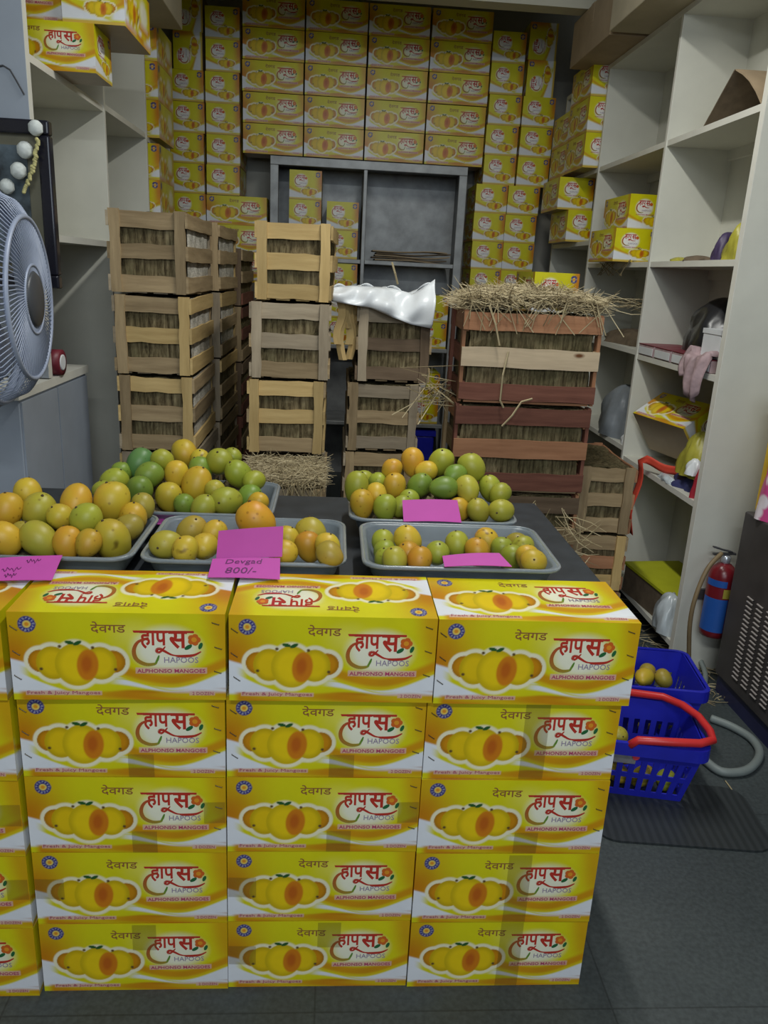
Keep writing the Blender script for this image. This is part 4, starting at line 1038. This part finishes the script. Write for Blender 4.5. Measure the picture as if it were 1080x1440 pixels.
for k in range(96):
    a_ = 2*math.pi*k/96; q.tube([fpt(0.06, a_, -0.105), fpt(0.20, a_+0.10, -0.095), fpt(0.258, a_+0.14, -0.06), fpt(0.268, a_+0.14, 0.0)], 0.0017, 4, cap=False)
q.build('rear_grille', 'fan_plastic', fan, True)
q = MB(); q.lathe([(0.02, 0.098), (0.068, 0.100), (0.072, 0.108), (0.064, 0.116), (0.02, 0.120)], 28, FM); q.build('centre_badge', 'fan_dark', fan, True)
for k in range(3):
    def bl_(u, v, k=k):
        r_ = 0.04+0.19*u; a_ = k*2.094+(v-0.5)*(0.7+0.75*u)+0.4*u; return fpt(r_, a_, -0.02+0.05*(v-0.5)+0.012*math.sin(v*3))
    q = MB(); q.grid(bl_, 8, 8); solid(q.build('blade', 'fan_plastic', fan, True), 0.003)
q = MB(); q.lathe([(0.02, -0.07), (0.055, -0.07), (0.055, -0.03), (0.03, -0.02)], 20, FM); q.build('hub', 'fan_plastic', fan, True)
q = MB(); q.lathe([(0.03, -0.28), (0.06, -0.26), (0.075, -0.2), (0.075, -0.12), (0.05, -0.108)], 20, FM); q.build('motor_housing', 'fan_plastic', fan, True)
pb = FM @ Vector((0, 0, -0.19)); 
q = MB(); q.tube([(pb.x, pb.y, pb.z-0.06), (pb.x, pb.y, 0.03)], 0.017, 12); q.build('pole', 'fan_chrome', fan, True)
q = MB(); q.lathe([(0.17, 0.0), (0.17, 0.02), (0.05, 0.04), (0.03, 0.07)], 28, Matrix.Translation((pb.x, pb.y, 0))); q.build('base', 'fan_plastic', fan, True)

# ------------------------------------------------------------------ framed picture with garland
pic = empty('framed_picture', (-1.07, 2.60, 1.302), 0, 'black framed picture hung with white flower garland behind the fan', 'picture')
PW, PH = 0.215, 0.475
for (a0, a1, z0_, z1_, nm) in ((-PW-0.025, PW, PH-0.04, PH, 'frame_rail'), (-PW-0.025, PW, 0, 0.04, 'frame_rail'), (PW-0.036, PW, 0.0401, PH-0.0401, 'frame_stile'), (-PW-0.025, -PW+0.012, 0.0401, PH-0.0401, 'frame_stile')):
    q = MB(); q.box(a0, a1, -0.018, 0.018, z0_, z1_); bevel(q.build(nm, 'black_gloss', pic), 0.006, 3)
q = MB(); q.box(-PW+0.012, PW-0.036, 0.006, 0.010, 0.04, PH-0.04); q.build('mount', 'picture_mount', pic)
q = MB(); q.box(-PW+0.012, PW-0.075, 0.002, 0.0058, 0.07, PH-0.07); q.build('print', 'picture_art', pic)
q = MB(); q.box(0.06, 0.10, -0.002, 0.0018, 0.11, 0.135); q.build('painted_detail', 'yellow_paint', pic)
def blob(q, c, r_, n=10):
    q.lathe([(r_*math.sin(math.pi*j/8)*(1 if j % 2 else 0.92)+0.0003, c[2]-r_*math.cos(math.pi*j/8)) for j in range(9)], n, Matrix.Translation((c[0], c[1], 0)))
q = MB()
for (px, py, r_) in ((50, 180, .022), (35, 211, .024), (26, 240, .024), (10, 262, .022), (-6, 285, .02), (-20, 300, .02)):
    p = at(px, py, Y=2.565)-Vector((-1.07, 2.60, 1.302)); blob(q, p, r_)
g_ = q.build('flower_garland', 'flower_white', pic, True)
q = MB()
for k in range(34):
    t = k/33; p = at(53-18*t**1.6+random.uniform(-2, 2), 196+74*t, Y=2.56)-Vector((-1.07, 2.60, 1.302)); blob(q, p, 0.0058, 7)
q.build('gold_garland', 'flower_gold', pic, True)
# loop of dark wire on the shelf side
q = MB(); q.tube([at(-20, 96, Y=2.645), at(4, 92, Y=2.645), at(14, 98, Y=2.645), at(24, 115, Y=2.645), at(34, 133, Y=2.645)], 0.0025, 6); tag(q.build('wire', 'cable_dark'), 'thin dark wire on the pale panel above the picture', 'wire')
# tape roll and cup on the left counter
tr = empty('tape_roll', (-0.965, 2.70, 1.0125), 0, 'maroon tape roll with a white core on the left counter', 'tape roll')
pm = Matrix.Translation((0.02, 0.06, 0.043)) @ Matrix.Rotation(R(90), 4, 'Y') 
q = MB(); q.lathe([(0.027, -0.025), (0.043, -0.025), (0.043, 0.025), (0.027, 0.025)], 26, pm); q.build('tape', 'maroon', tr, True)
q = MB(); q.lathe([(0.022, -0.045), (0.0265, -0.045), (0.0265, 0.028), (0.022, 0.028)], 26, pm); q.build('core', 'white_plain', tr, True)

# ------------------------------------------------------------------ blue baskets
def basket(loc, rz, hx, hy, h, label, handle_side=1, handle=True, sticker=True):
    root = empty('shopping_basket', loc, rz, label, 'basket', 'blue shopping baskets')
    fl = 0.035
    def P(u, v, side):   # u 0..1 along a wall, v 0..1 up
        ex = hx-fl*(1-v); ey = hy-fl*(1-v); z = 0.004+v*h
        return {'f': (-ex+2*ex*u, -ey, z), 'b': (ex-2*ex*u, ey, z), 'r': (ex, -ey+2*ey*u, z), 'l': (-ex, ey-2*ey*u, z)}[side]
    q = MB()
    for side, nu in (('f', 21), ('b', 21), ('r', 15), ('l', 15)):
        vz = [0, 0.12, 0.24, 0.36, 0.44, 0.56, 0.68, 0.76, 0.88, 1.0]
        for i in range(nu):
            for j in range(len(vz)-1):
                hole = (i % 2 == 1) and (j in (1, 2, 4, 5)) and 0 < i < nu-1
                if hole: continue
                a_, b_ = i/nu, (i+1)/nu
                q.add([P(a_, vz[j], side), P(b_, vz[j], side), P(b_, vz[j+1], side), P(a_, vz[j+1], side)], [(0, 1, 2, 3)])
    solid(q.build('wall_lattice', 'blue_plastic', root), 0.004)
    q = MB(); q.box(-hx+fl, hx-fl, -hy+fl, hy-fl, 0, 0.006); q.build('bottom', 'blue_plastic', root)
    q = MB(); pr = [(a_, b_, h) for a_, b_ in rrect(hx+0.004, hy+0.004, 0.03)]
    n = len(pr); o_ = [(a_, b_) for a_, b_ in rrect(hx+0.014, hy+0.014, 0.035)]
    vs_ = [(p[0], p[1], h+0.006) for p in pr]+[(p[0], p[1], h+0.006) for p in o_]+[(p[0], p[1], h-0.03) for p in o_]
    q.add(vs_, [(j, (j+1) % n, n+(j+1) % n, n+j) for j in range(n)]+[(n+j, n+(j+1) % n, 2*n+(j+1) % n, 2*n+j) for j in range(n)])
    solid(q.build('rim', 'blue_plastic', root, False), 0.004)
    if handle:
        s_ = handle_side; q = MB(); zz = h+0.018
        q.tube([(-0.02*s_, -hy-0.008, zz-0.02), (0.0, -hy-0.010, zz), (s_*0.08, -hy-0.008, zz+0.004), (s_*(hx-0.02), -hy+0.0, zz+0.006), (s_*(hx+0.018), -hy+0.02, zz+0.008), (s_*(hx+0.02), -hy+0.06, zz+0.012), (s_*(hx+0.005), 0.0, zz+0.016),
                (s_*(hx-0.025), hy-0.06, zz+0.012), (s_*(hx-0.07), hy-0.01, zz+0.006), (0.0, hy+0.008, zz), (-0.02*s_, hy+0.008, zz-0.02)], 0.0115, 10)
        hd = q.build('handle', 'red_plastic', root, True); hd['label'] = 'red folding handle'
    if sticker:
        q = MB(); q.add([P(0.30, 0.62, 'f'), P(0.52, 0.62, 'f'), P(0.52, 0.9, 'f'), P(0.30, 0.9, 'f')], [(0, 1, 2, 3)], 0); q.v = [(a_, b_-0.004, c_) for a_, b_, c_ in q.v]
        st = q.build('sticker', 'sticker_grey', root)
        q = MB(); q.lathe([(0.010, 0), (0.010, 0.0008)], 14, Matrix.Translation((-0.005+0.01, -hy-0.0005+0.003, 0.004+h*0.76)) @ Matrix.Rotation(R(90), 4, 'X')); q.build('sticker_mark', 'sticker_red', st)
    return root
basket((0.885, 1.965, 0.0), R(-11), 0.185, 0.125, 0.195, 'blue basket with red handle in front, beside the carton stack')
basket((1.00, 2.245, 0.0), R(-8), 0.19, 0.13, 0.215, 'blue basket of mangoes standing behind the front blue basket', handle=False, sticker=False)
for bi, (bx_, by_, rz, pts) in enumerate(((0.885, 1.965, R(-11), [(-0.09, -0.05, .05), (-0.02, -0.055, .05), (0.05, -0.05, .045), (0.115, -0.05, 0.042), (-0.06, 0.035, 0.05), (0.0, 0.025, 0.06), (-0.135, -0.03, .125), (-0.075, -0.03, .13), (-0.02, -0.035, .118), (-0.10, 0.04, 0.13), (-0.10, 0.0, 0.175), (-0.105, -0.065, 0.185), (-0.04, -0.068, 0.18), (0.025, -0.07, 0.15)]),
                               (1.00, 2.245, R(-8), [(-0.10, -0.04, .05), (-0.03, -0.05, .05), (0.04, -0.05, 0.05), (0.11, -0.04, .05), (-0.11, 0.04, 0.05), (-0.04, 0.035, 0.05), (0.035, 0.03, .05), (0.11, 0.04, 0.05), (-0.11, 0.0, .12), (-0.04, 0.0, .12), (0.03, 0.0, .12), (0.10, 0.0, .115), (-0.08, 0.05, 0.17), (-0.01, 0.05, 0.175), (0.06, 0.05, 0.17), (-0.10, -0.03, 0.185), (-0.035, -0.025, 0.195), (0.03, -0.02, 0.195), (0.095, -0.01, 0.19)]))):
    for k, (x, y, z) in enumerate(pts):
        c_, s_ = math.cos(rz), math.sin(rz); o = link('mango', MM[k % 3])
        o.location = (bx_+x*c_-y*s_, by_+x*s_+y*c_, z); sc_ = 0.85; o.scale = (sc_, sc_, sc_); o.rotation_euler = (rm.uniform(0, 1.6), rm.uniform(-.5, .5), rm.uniform(0, 6))
        cc = MC[['T', 'Y', 'S', 'L'][k % 4]]; o.color = (*cc, 1)
        top_ = z > 0.1
        tag(o, 'dull yellow mango lying %s in the %s blue basket' % (('on top' if top_ else 'in the lower layer'), ['front', 'rear'][bi]), 'mango', 'mangoes %s the %s basket' % (['low in', 'on top in'][top_], ['front', 'rear'][bi]))
        s2 = link('stem', ME_STEM, o); s2.location = (0, 0, 0.034*MA[k % 3]*0.985)

# ------------------------------------------------------------------ machine, bag, extinguisher, hoses, mat
MX, MY0, MY1, MZ = 1.415, 1.62, 2.50, 0.683
mc = empty('cooling_machine', ((MX+2.0)/2, (MY0+MY1)/2, 0), 0, 'dark metal machine with louvred side at the right photo edge', 'machine')
ox, oy = (MX+2.0)/2, (MY0+MY1)/2
q = MB(); q.box(MX-ox, 2.0-ox, MY0-oy, MY1-oy, 0.07, MZ); bevel(q.build('body', 'machine_dark', mc), 0.006, 3)
q = MB(); q.box(MX-ox+0.01, 2.0-ox, MY0-oy, MY1-oy-0.01, 0.0, 0.069); q.build('plinth', 'machine_blue', mc)
q = MB()
for c_ in range(11):
    y = MY1-oy-0.14-c_*0.062
    for r_ in range(19):
        z = 0.415-r_*0.0165
        q.add([(MX-ox-0.001, y-0.021, z-0.004), (MX-ox-0.001, y+0.021, z-0.004), (MX-ox-0.006, y+0.019, z+0.003), (MX-ox-0.006, y-0.019, z+0.003), (MX-ox-0.001, y+0.019, z+0.005), (MX-ox-0.001, y-0.019, z+0.005)],
              [(0, 3, 2, 1), (3, 5, 4, 2)])
lp = q.build('louvre_panel', 'louvre_metal', mc)
def bagf(u, v):
    a_ = 2*math.pi*u; w_ = 0.11*(1-0.30*v**3)+0.006*math.sin(a_*5+v*6); d_ = 0.055*(1-0.55*v**2)+0.005*math.sin(a_*4+v*9)
    return Vector((w_*math.cos(a_), d_*math.sin(a_), 0.30*v))
bg = empty('packaged_bundle', (1.512, 2.40, MZ+0.0005), 0, 'pink and white plastic-wrapped bundle on the dark machine', 'package')
q = MB(); q.grid(bagf, 24, 12); q.add([bagf(k/24, 0) for k in range(24)], [tuple(reversed(range(24)))]); q.add([bagf(k/24, 1) for k in range(24)], [tuple(range(24))])
q.build('wrapper', 'pink_polka', bg, True)
q = MB(); q.box(-0.07, 0.10, 0.058, 0.098, 0.0, 0.40); bevel(q.build('yellow_pack', 'yellow_paint', bg), 0.012, 3)
# fire extinguisher on the shelf end panel
ex = empty('fire_extinguisher', (1.428, 2.588, 0.175), 0, 'red fire extinguisher with blue label on the right shelf end', 'extinguisher')
q = MB(); q.lathe([(0.03, 0), (0.047, 0.006), (0.05, 0.02), (0.05, 0.235), (0.044, 0.262), (0.025, 0.28), (0.015, 0.285)], 24); q.build('cylinder', 'ext_red', ex, True)
q = MB(); q.grid(lambda u, v: Vector((0.0508*math.cos(R(170+110*u)), 0.0508*math.sin(R(170+110*u)), 0.03+0.13*v)), 10, 2); q.build('label_panel', 'ext_blue', ex, True)
q = MB(); q.grid(lambda u, v: Vector((0.0508*math.cos(R(175+90*u)), 0.0508*math.sin(R(175+90*u)), 0.205+0.025*v)), 10, 1); q.build('label_band', 'ext_blue', ex, True)
q = MB(); q.grid(lambda u, v: Vector((0.0509*math.cos(R(255+30*u)), 0.0509*math.sin(R(255+30*u)), 0.165+0.035*v)), 5, 1); q.build('warning_patch', 'ext_yellow', ex, True)
q = MB(); q.lathe([(0.014, 0.285), (0.016, 0.29), (0.016, 0.31), (0.01, 0.315)], 14); q.build('valve', 'fan_chrome', ex, True)
q = MB(); q.plank((-0.05, 0, 0.318), (0.03, 0, 0.322), (0, 1, 0), 0.015, 0.006); q.plank((-0.055, 0, 0.345), (0.02, 0, 0.326), (0, 1, 0), 0.015, 0.005); q.build('lever', 'cable_dark', ex)
q = MB(); q.box(-0.052, 0.052, 0.0505, 0.0615, 0.12, 0.16); q.build('bracket', 'cable_dark', ex)
def hose(pts, r_, mat, name, label, cat='hose', n=8):
    P = [Vector(p) for p in pts]; Q = []
    for i in range(len(P)-1):
        p0, p1, p2, p3 = P[max(i-1, 0)], P[i], P[i+1], P[min(i+2, len(P)-1)]
        for k in range(8):
            t = k/8; Q.append(0.5*((2*p1)+(-p0+p2)*t+(2*p0-5*p1+4*p2-p3)*t*t+(-p0+3*p1-3*p2+p3)*t**3))
    Q.append(P[-1]); q = MB(); q.tube(Q, r_, n); return tag(q.build(name, mat, None, True), label, cat)
hose([at(1015, 778, Y=2.55), at(995, 800, Y=2.52), at(978, 840, Y=2.5), at(970, 880, Y=2.5), at(968, 940, Y=2.52), at(962, 962, Z=0.008)], 0.008, 'hose_brown', 'strap', 'brown strap hanging beside the fire extinguisher', 'strap')
def fl(px, py, r_): p = at(px, py, Z=r_); return p
hose([fl(1000, 1010, .014), fl(1030, 1022, .014), fl(1058, 1040, .014), fl(1068, 1062, .014), fl(1050, 1083, .014), fl(1015, 1085, .014), fl(990, 1068, .014)], 0.0135, 'hose_grey', 'hose', 'grey hose looped on the floor beside the machine')
hose([at(985, 985, Z=0.012), at(992, 950, Z=.02), at(980, 920, Z=.04), at(965, 905, Z=0.06), at(985, 895, Z=0.04), at(1004, 905, Z=0.012)], 0.010, 'hose_grey', 'hose', 'thin grey hose curled behind the blue baskets')
hose([fl(1020, 1098, .003), fl(1030, 1112, .003), fl(1042, 1135, .003)], 0.0022, 'straw_loose', 'straw_stalk', 'single straw stalk on the floor near the hose', 'straw', 5)
q = MB(); q.add([(p[0], p[1], 0) for p in rrect(0.235, 0.135, 0.06)], [tuple(range(24))]); 
o = q.build('floor_mat', 'mat_rubber'); o.location = (0.975, 1.80, 0.0); o.rotation_euler = (0, 0, R(-6)); solid(o, 0.006, 1); o.location.z = 0.0005; tag(o, 'thin dark rubber mat on the floor before the blue baskets', 'mat')
# something red lying behind the baskets
q = MB(); q.lathe([(0.02, 0), (0.035, 0.004), (0.035, 0.04), (0.02, 0.05)], 16, Matrix.Translation(at(1000, 925, Z=0.0))); tag(q.build('plastic_scrap', 'maroon', None, True), 'small dark red plastic scrap on the floor by the machine foot', 'scrap')

# ------------------------------------------------------------------ clutter on the right shelves
def crumple(name, loc, sx, sy, sz, mat, label, cat, seed=0, n=18, group=None):
    rn = random.Random(seed); ph = [rn.uniform(0, 6.28) for _ in range(8)]
    def f(u, v):
        a_ = 2*math.pi*u; th = math.pi*0.5*v
        k = 1+0.13*math.sin(3*a_+ph[0]+4*v)+0.09*math.sin(7*a_+ph[1]-6*v)+0.06*math.sin(11*a_+ph[2]+9*v)
        return Vector((sx*k*math.cos(a_)*math.cos(th), sy*k*math.sin(a_)*math.cos(th), max(0, sz*math.sin(th)*(1+0.12*math.sin(4*a_+ph[3])*(1-v)))))
    q = MB(); q.grid(f, n*2, n//2+2); q.add([f(k/(2*n), 0) for k in range(2*n)], [tuple(reversed(range(2*n)))])
    o = q.build(name, mat, None, True); o.location = loc; tag(o, label, cat, group); return o
# bay 1 top: open cardboard box leaning like a tent
root = empty('open_cardboard_box', (1.45, 2.98, 1.9705), 0, 'open brown cardboard box tilted on the upper right shelf', 'box')
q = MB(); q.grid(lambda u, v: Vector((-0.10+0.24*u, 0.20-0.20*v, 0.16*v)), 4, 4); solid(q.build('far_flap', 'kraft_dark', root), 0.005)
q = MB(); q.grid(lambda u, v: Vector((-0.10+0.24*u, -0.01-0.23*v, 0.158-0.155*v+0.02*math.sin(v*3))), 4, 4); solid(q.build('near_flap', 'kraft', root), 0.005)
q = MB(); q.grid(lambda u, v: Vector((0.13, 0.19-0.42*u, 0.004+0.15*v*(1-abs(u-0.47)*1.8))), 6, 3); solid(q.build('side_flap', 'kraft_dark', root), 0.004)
# bay 1, shelf 1.50
crumple('carry_bag', (1.40, 2.80, 1.5003), 0.06, 0.075, 0.13, 'yellow_bag', 'crumpled yellow-green bag on the right shelf nearest the end panel', 'bag', 4)
crumple('cloth_pouch', (1.40, 2.925, 1.5003), 0.05, 0.04, 0.10, 'purple_dark', 'dark purple pouch behind the yellow-green bag', 'pouch', 8)
crumple('husk_scrap', (1.38, 3.10, 1.5003), 0.05, 0.07, 0.022, 'kraft_dark', 'flat brown scrap lying on the right shelf beside the bag', 'scrap', 5)
crumple('paper_scrap', (1.37, 3.25, 1.5003), 0.03, 0.05, 0.018, 'yellow_bag', 'small pale paper scrap on the right shelf behind the brown scrap', 'scrap', 6)
# bay 1, shelf 1.115: three pink packs in a row, dark heap, white box, bag hanging over
for k in range(4):
    y = 3.425-0.175*(k+1)+0.003
    root = empty('snack_pack', (1.375, y+0.085, 1.1153), 0, 'flat white and maroon pack on the right shelf, %s from the far end' % ordn[k], 'pack', 'flat packs in a row on the right shelf')
    q = MB(); q.box(-0.055, 0.12, -0.083, 0.083, 0, 0.045); bevel(q.build('pack', 'cloth_pinkish', root), 0.004)
    q = MB(); q.box(-0.0565, -0.0551, -0.075, 0.075, 0.006, 0.036); q.build('label_face', 'white_plain', root)
    q = MB(); q.box(-0.056, 0.12, -0.083, 0.083, 0.0451, 0.048); q.build('lid', 'maroon', root)
crumple('black_bag', (1.47, 3.00, 1.1635), 0.11, 0.22, 0.21, 'polythene_black', 'heap of black polythene on the flat packs', 'bag', 12)
root = empty('white_box', (1.40, 2.80, 1.1635), 0, 'small white box beside the black polythene heap', 'box')
q = MB(); q.box(-0.06, 0.06, -0.07, 0.07, 0, 0.10); bevel(q.build('body', 'white_plain', root), 0.004); q = MB(); q.box(-0.062, 0.062, -0.072, 0.072, 0.085, 0.102); q.build('lid', 'white_plain', root)
def hang(u, v):
    y = 2.72+0.20*u; wob_ = 0.012*math.sin(u*14+v*3)+0.008*math.sin(u*31)
    if v < 0.4: return Vector((1.36-0.05*(v/0.4)-0.006, y, 1.172+0.02*math.sin(u*9)+wob_*0.5))
    t = (v-0.4)/0.6; return Vector((1.304-0.012*math.sin(t*3)+wob_, y+0.05*t*(0.6-u), 1.172-0.17*t*(0.75+0.25*math.sin(u*5))))
q = MB(); q.grid(hang, 24, 12); o = solid(q.build('carry_bag', 'cloth_pinkish', None, True), 0.002); tag(o, 'crumpled pinkish plastic bag hanging over the shelf front', 'bag')
# bay 1, shelf 0.66: crushed carton, rags, red bag
o = carton(0, 0, 0, 'battered carton lying on its back on the lower right shelf, brown base outward', 'cartons on the lower right shelf')
o.rotation_euler = (Matrix.Rotation(R(12), 3, 'Z') @ Matrix.Rotation(R(-34), 3, 'Y') @ Matrix(((0, 0, 1), (-1, 0, 0), (0, -1, 0)))).to_euler(); o.location = (1.315, 3.37, 0.865)
crumple('yellow_carton_scrap', (1.40, 2.86, 0.715), 0.07, 0.08, 0.17, 'yellow_bag', 'crumpled yellow printed wrapper beside the crushed carton', 'wrapper', 21)
crumple('blue_rag', (1.42, 2.87, 0.6605), 0.08, 0.12, 0.06, 'cloth_blue', 'dark blue rag under the yellow wrapper on the lower right shelf', 'rag', 22)
crumple('red_bag', (1.37, 2.725, 0.6605), 0.04, 0.032, 0.15, 'cloth_red', 'red cloth bag at the near end of the lower right shelf', 'bag', 23)
crumple('white_scrap', (1.355, 2.79, 0.735), 0.03, 0.04, 0.06, 'polythene_white', 'scrap of white plastic above the blue rag', 'plastic', 24)
crumple('clear_scrap', (1.34, 2.98, 0.6605), 0.02, 0.07, 0.025, 'polythene_clear', 'clear plastic scrap on the lower right shelf edge', 'plastic', 25)
def rib(u, v):
    if u < 0.5: t = u/0.5; return Vector((1.40-0.112*t, 2.93+0.20*t, 0.675+0.02*t+0.005*math.sin(t*9)+0.035*v))
    t = (u-0.5)/0.5; return Vector((1.285+0.012*math.sin(t*7), 3.11+0.055*v+0.01*t, 0.70-0.32*t))
q = MB(); q.grid(rib, 20, 3); o = solid(q.build('red_ribbon', 'ribbon_red', None, True), 0.002); tag(o, 'orange-red plastic strip hanging off the lower right shelf', 'strip')
# bay 2 clutter
crumple('husk_heap', (1.43, 3.80, 1.1305), 0.09, 0.25, 0.07, 'kraft_dark', 'dark husk heap on the far middle right shelf', 'husks', 31)
q = strands(50, 1.30, 1.45, 3.5, 4.1, lambda x, y: 1.29, 0.16, 0.002, 0.05, 0.15)
for _ in range(14): q.tube([(1.33, 3.6+random.random()*.5, 1.505), (1.31, 3.6+random.random()*.5, 1.51), (1.30, 3.6+random.random()*.5, 1.44)], 0.002, 3, cap=False)
tag(q.build('loose_straw', 'straw_loose'), 'straw trailing from the middle right shelf edge', 'straw', kind='stuff')
crumple('grey_bag', (1.42, 3.75, 0.7005), 0.10, 0.2, 0.24, 'polythene_grey', 'grey plastic bag on the far lower right shelf', 'bag', 33)
crumple('paper_packet', (1.36, 3.50, 0.7005), 0.03, 0.05, 0.05, 'white_plain', 'small pale packet before the grey bag on the far lower shelf', 'packet', 34)
# under the right shelf: yellow lid and clear bag
root = empty('lidded_box', (1.46, 3.02, 0.1005), 0.1, 'dark box with lemon yellow lid under the lowest right shelf', 'box')
q = MB(); q.box(-0.13, 0.12, -0.19, 0.19, 0, 0.12); q.build('body', 'kraft_dark', root)
q = MB(); q.box(-0.135, 0.125, -0.195, 0.195, 0.1205, 0.132); q.build('lid', 'lemon', root)
crumple('clear_bag', (1.355, 2.80, 0.1005), 0.055, 0.09, 0.15, 'polythene_clear', 'clear plastic bag on the floor shelf below the yellow lid', 'bag', 41)
crumple('black_sack', (1.46, 3.75, 0.1005), 0.11, 0.28, 0.25, 'polythene_black', 'black sack in the dark lower right bay', 'sack', 42)
# blue crate on the rack's bottom shelf
root = empty('plastic_crate', (0.53, 5.22, 0.13), 0, 'blue plastic crate at the foot of the grey rack', 'crate')
q = MB(); q.box(-0.15, 0.15, -0.06, 0.15, 0, 0.24); bevel(q.build('body', 'blue_plastic', root), 0.01); q = MB(); q.box(-0.16, 0.16, -0.07, 0.16, 0.24, 0.275); q.build('rim', 'blue_plastic', root)
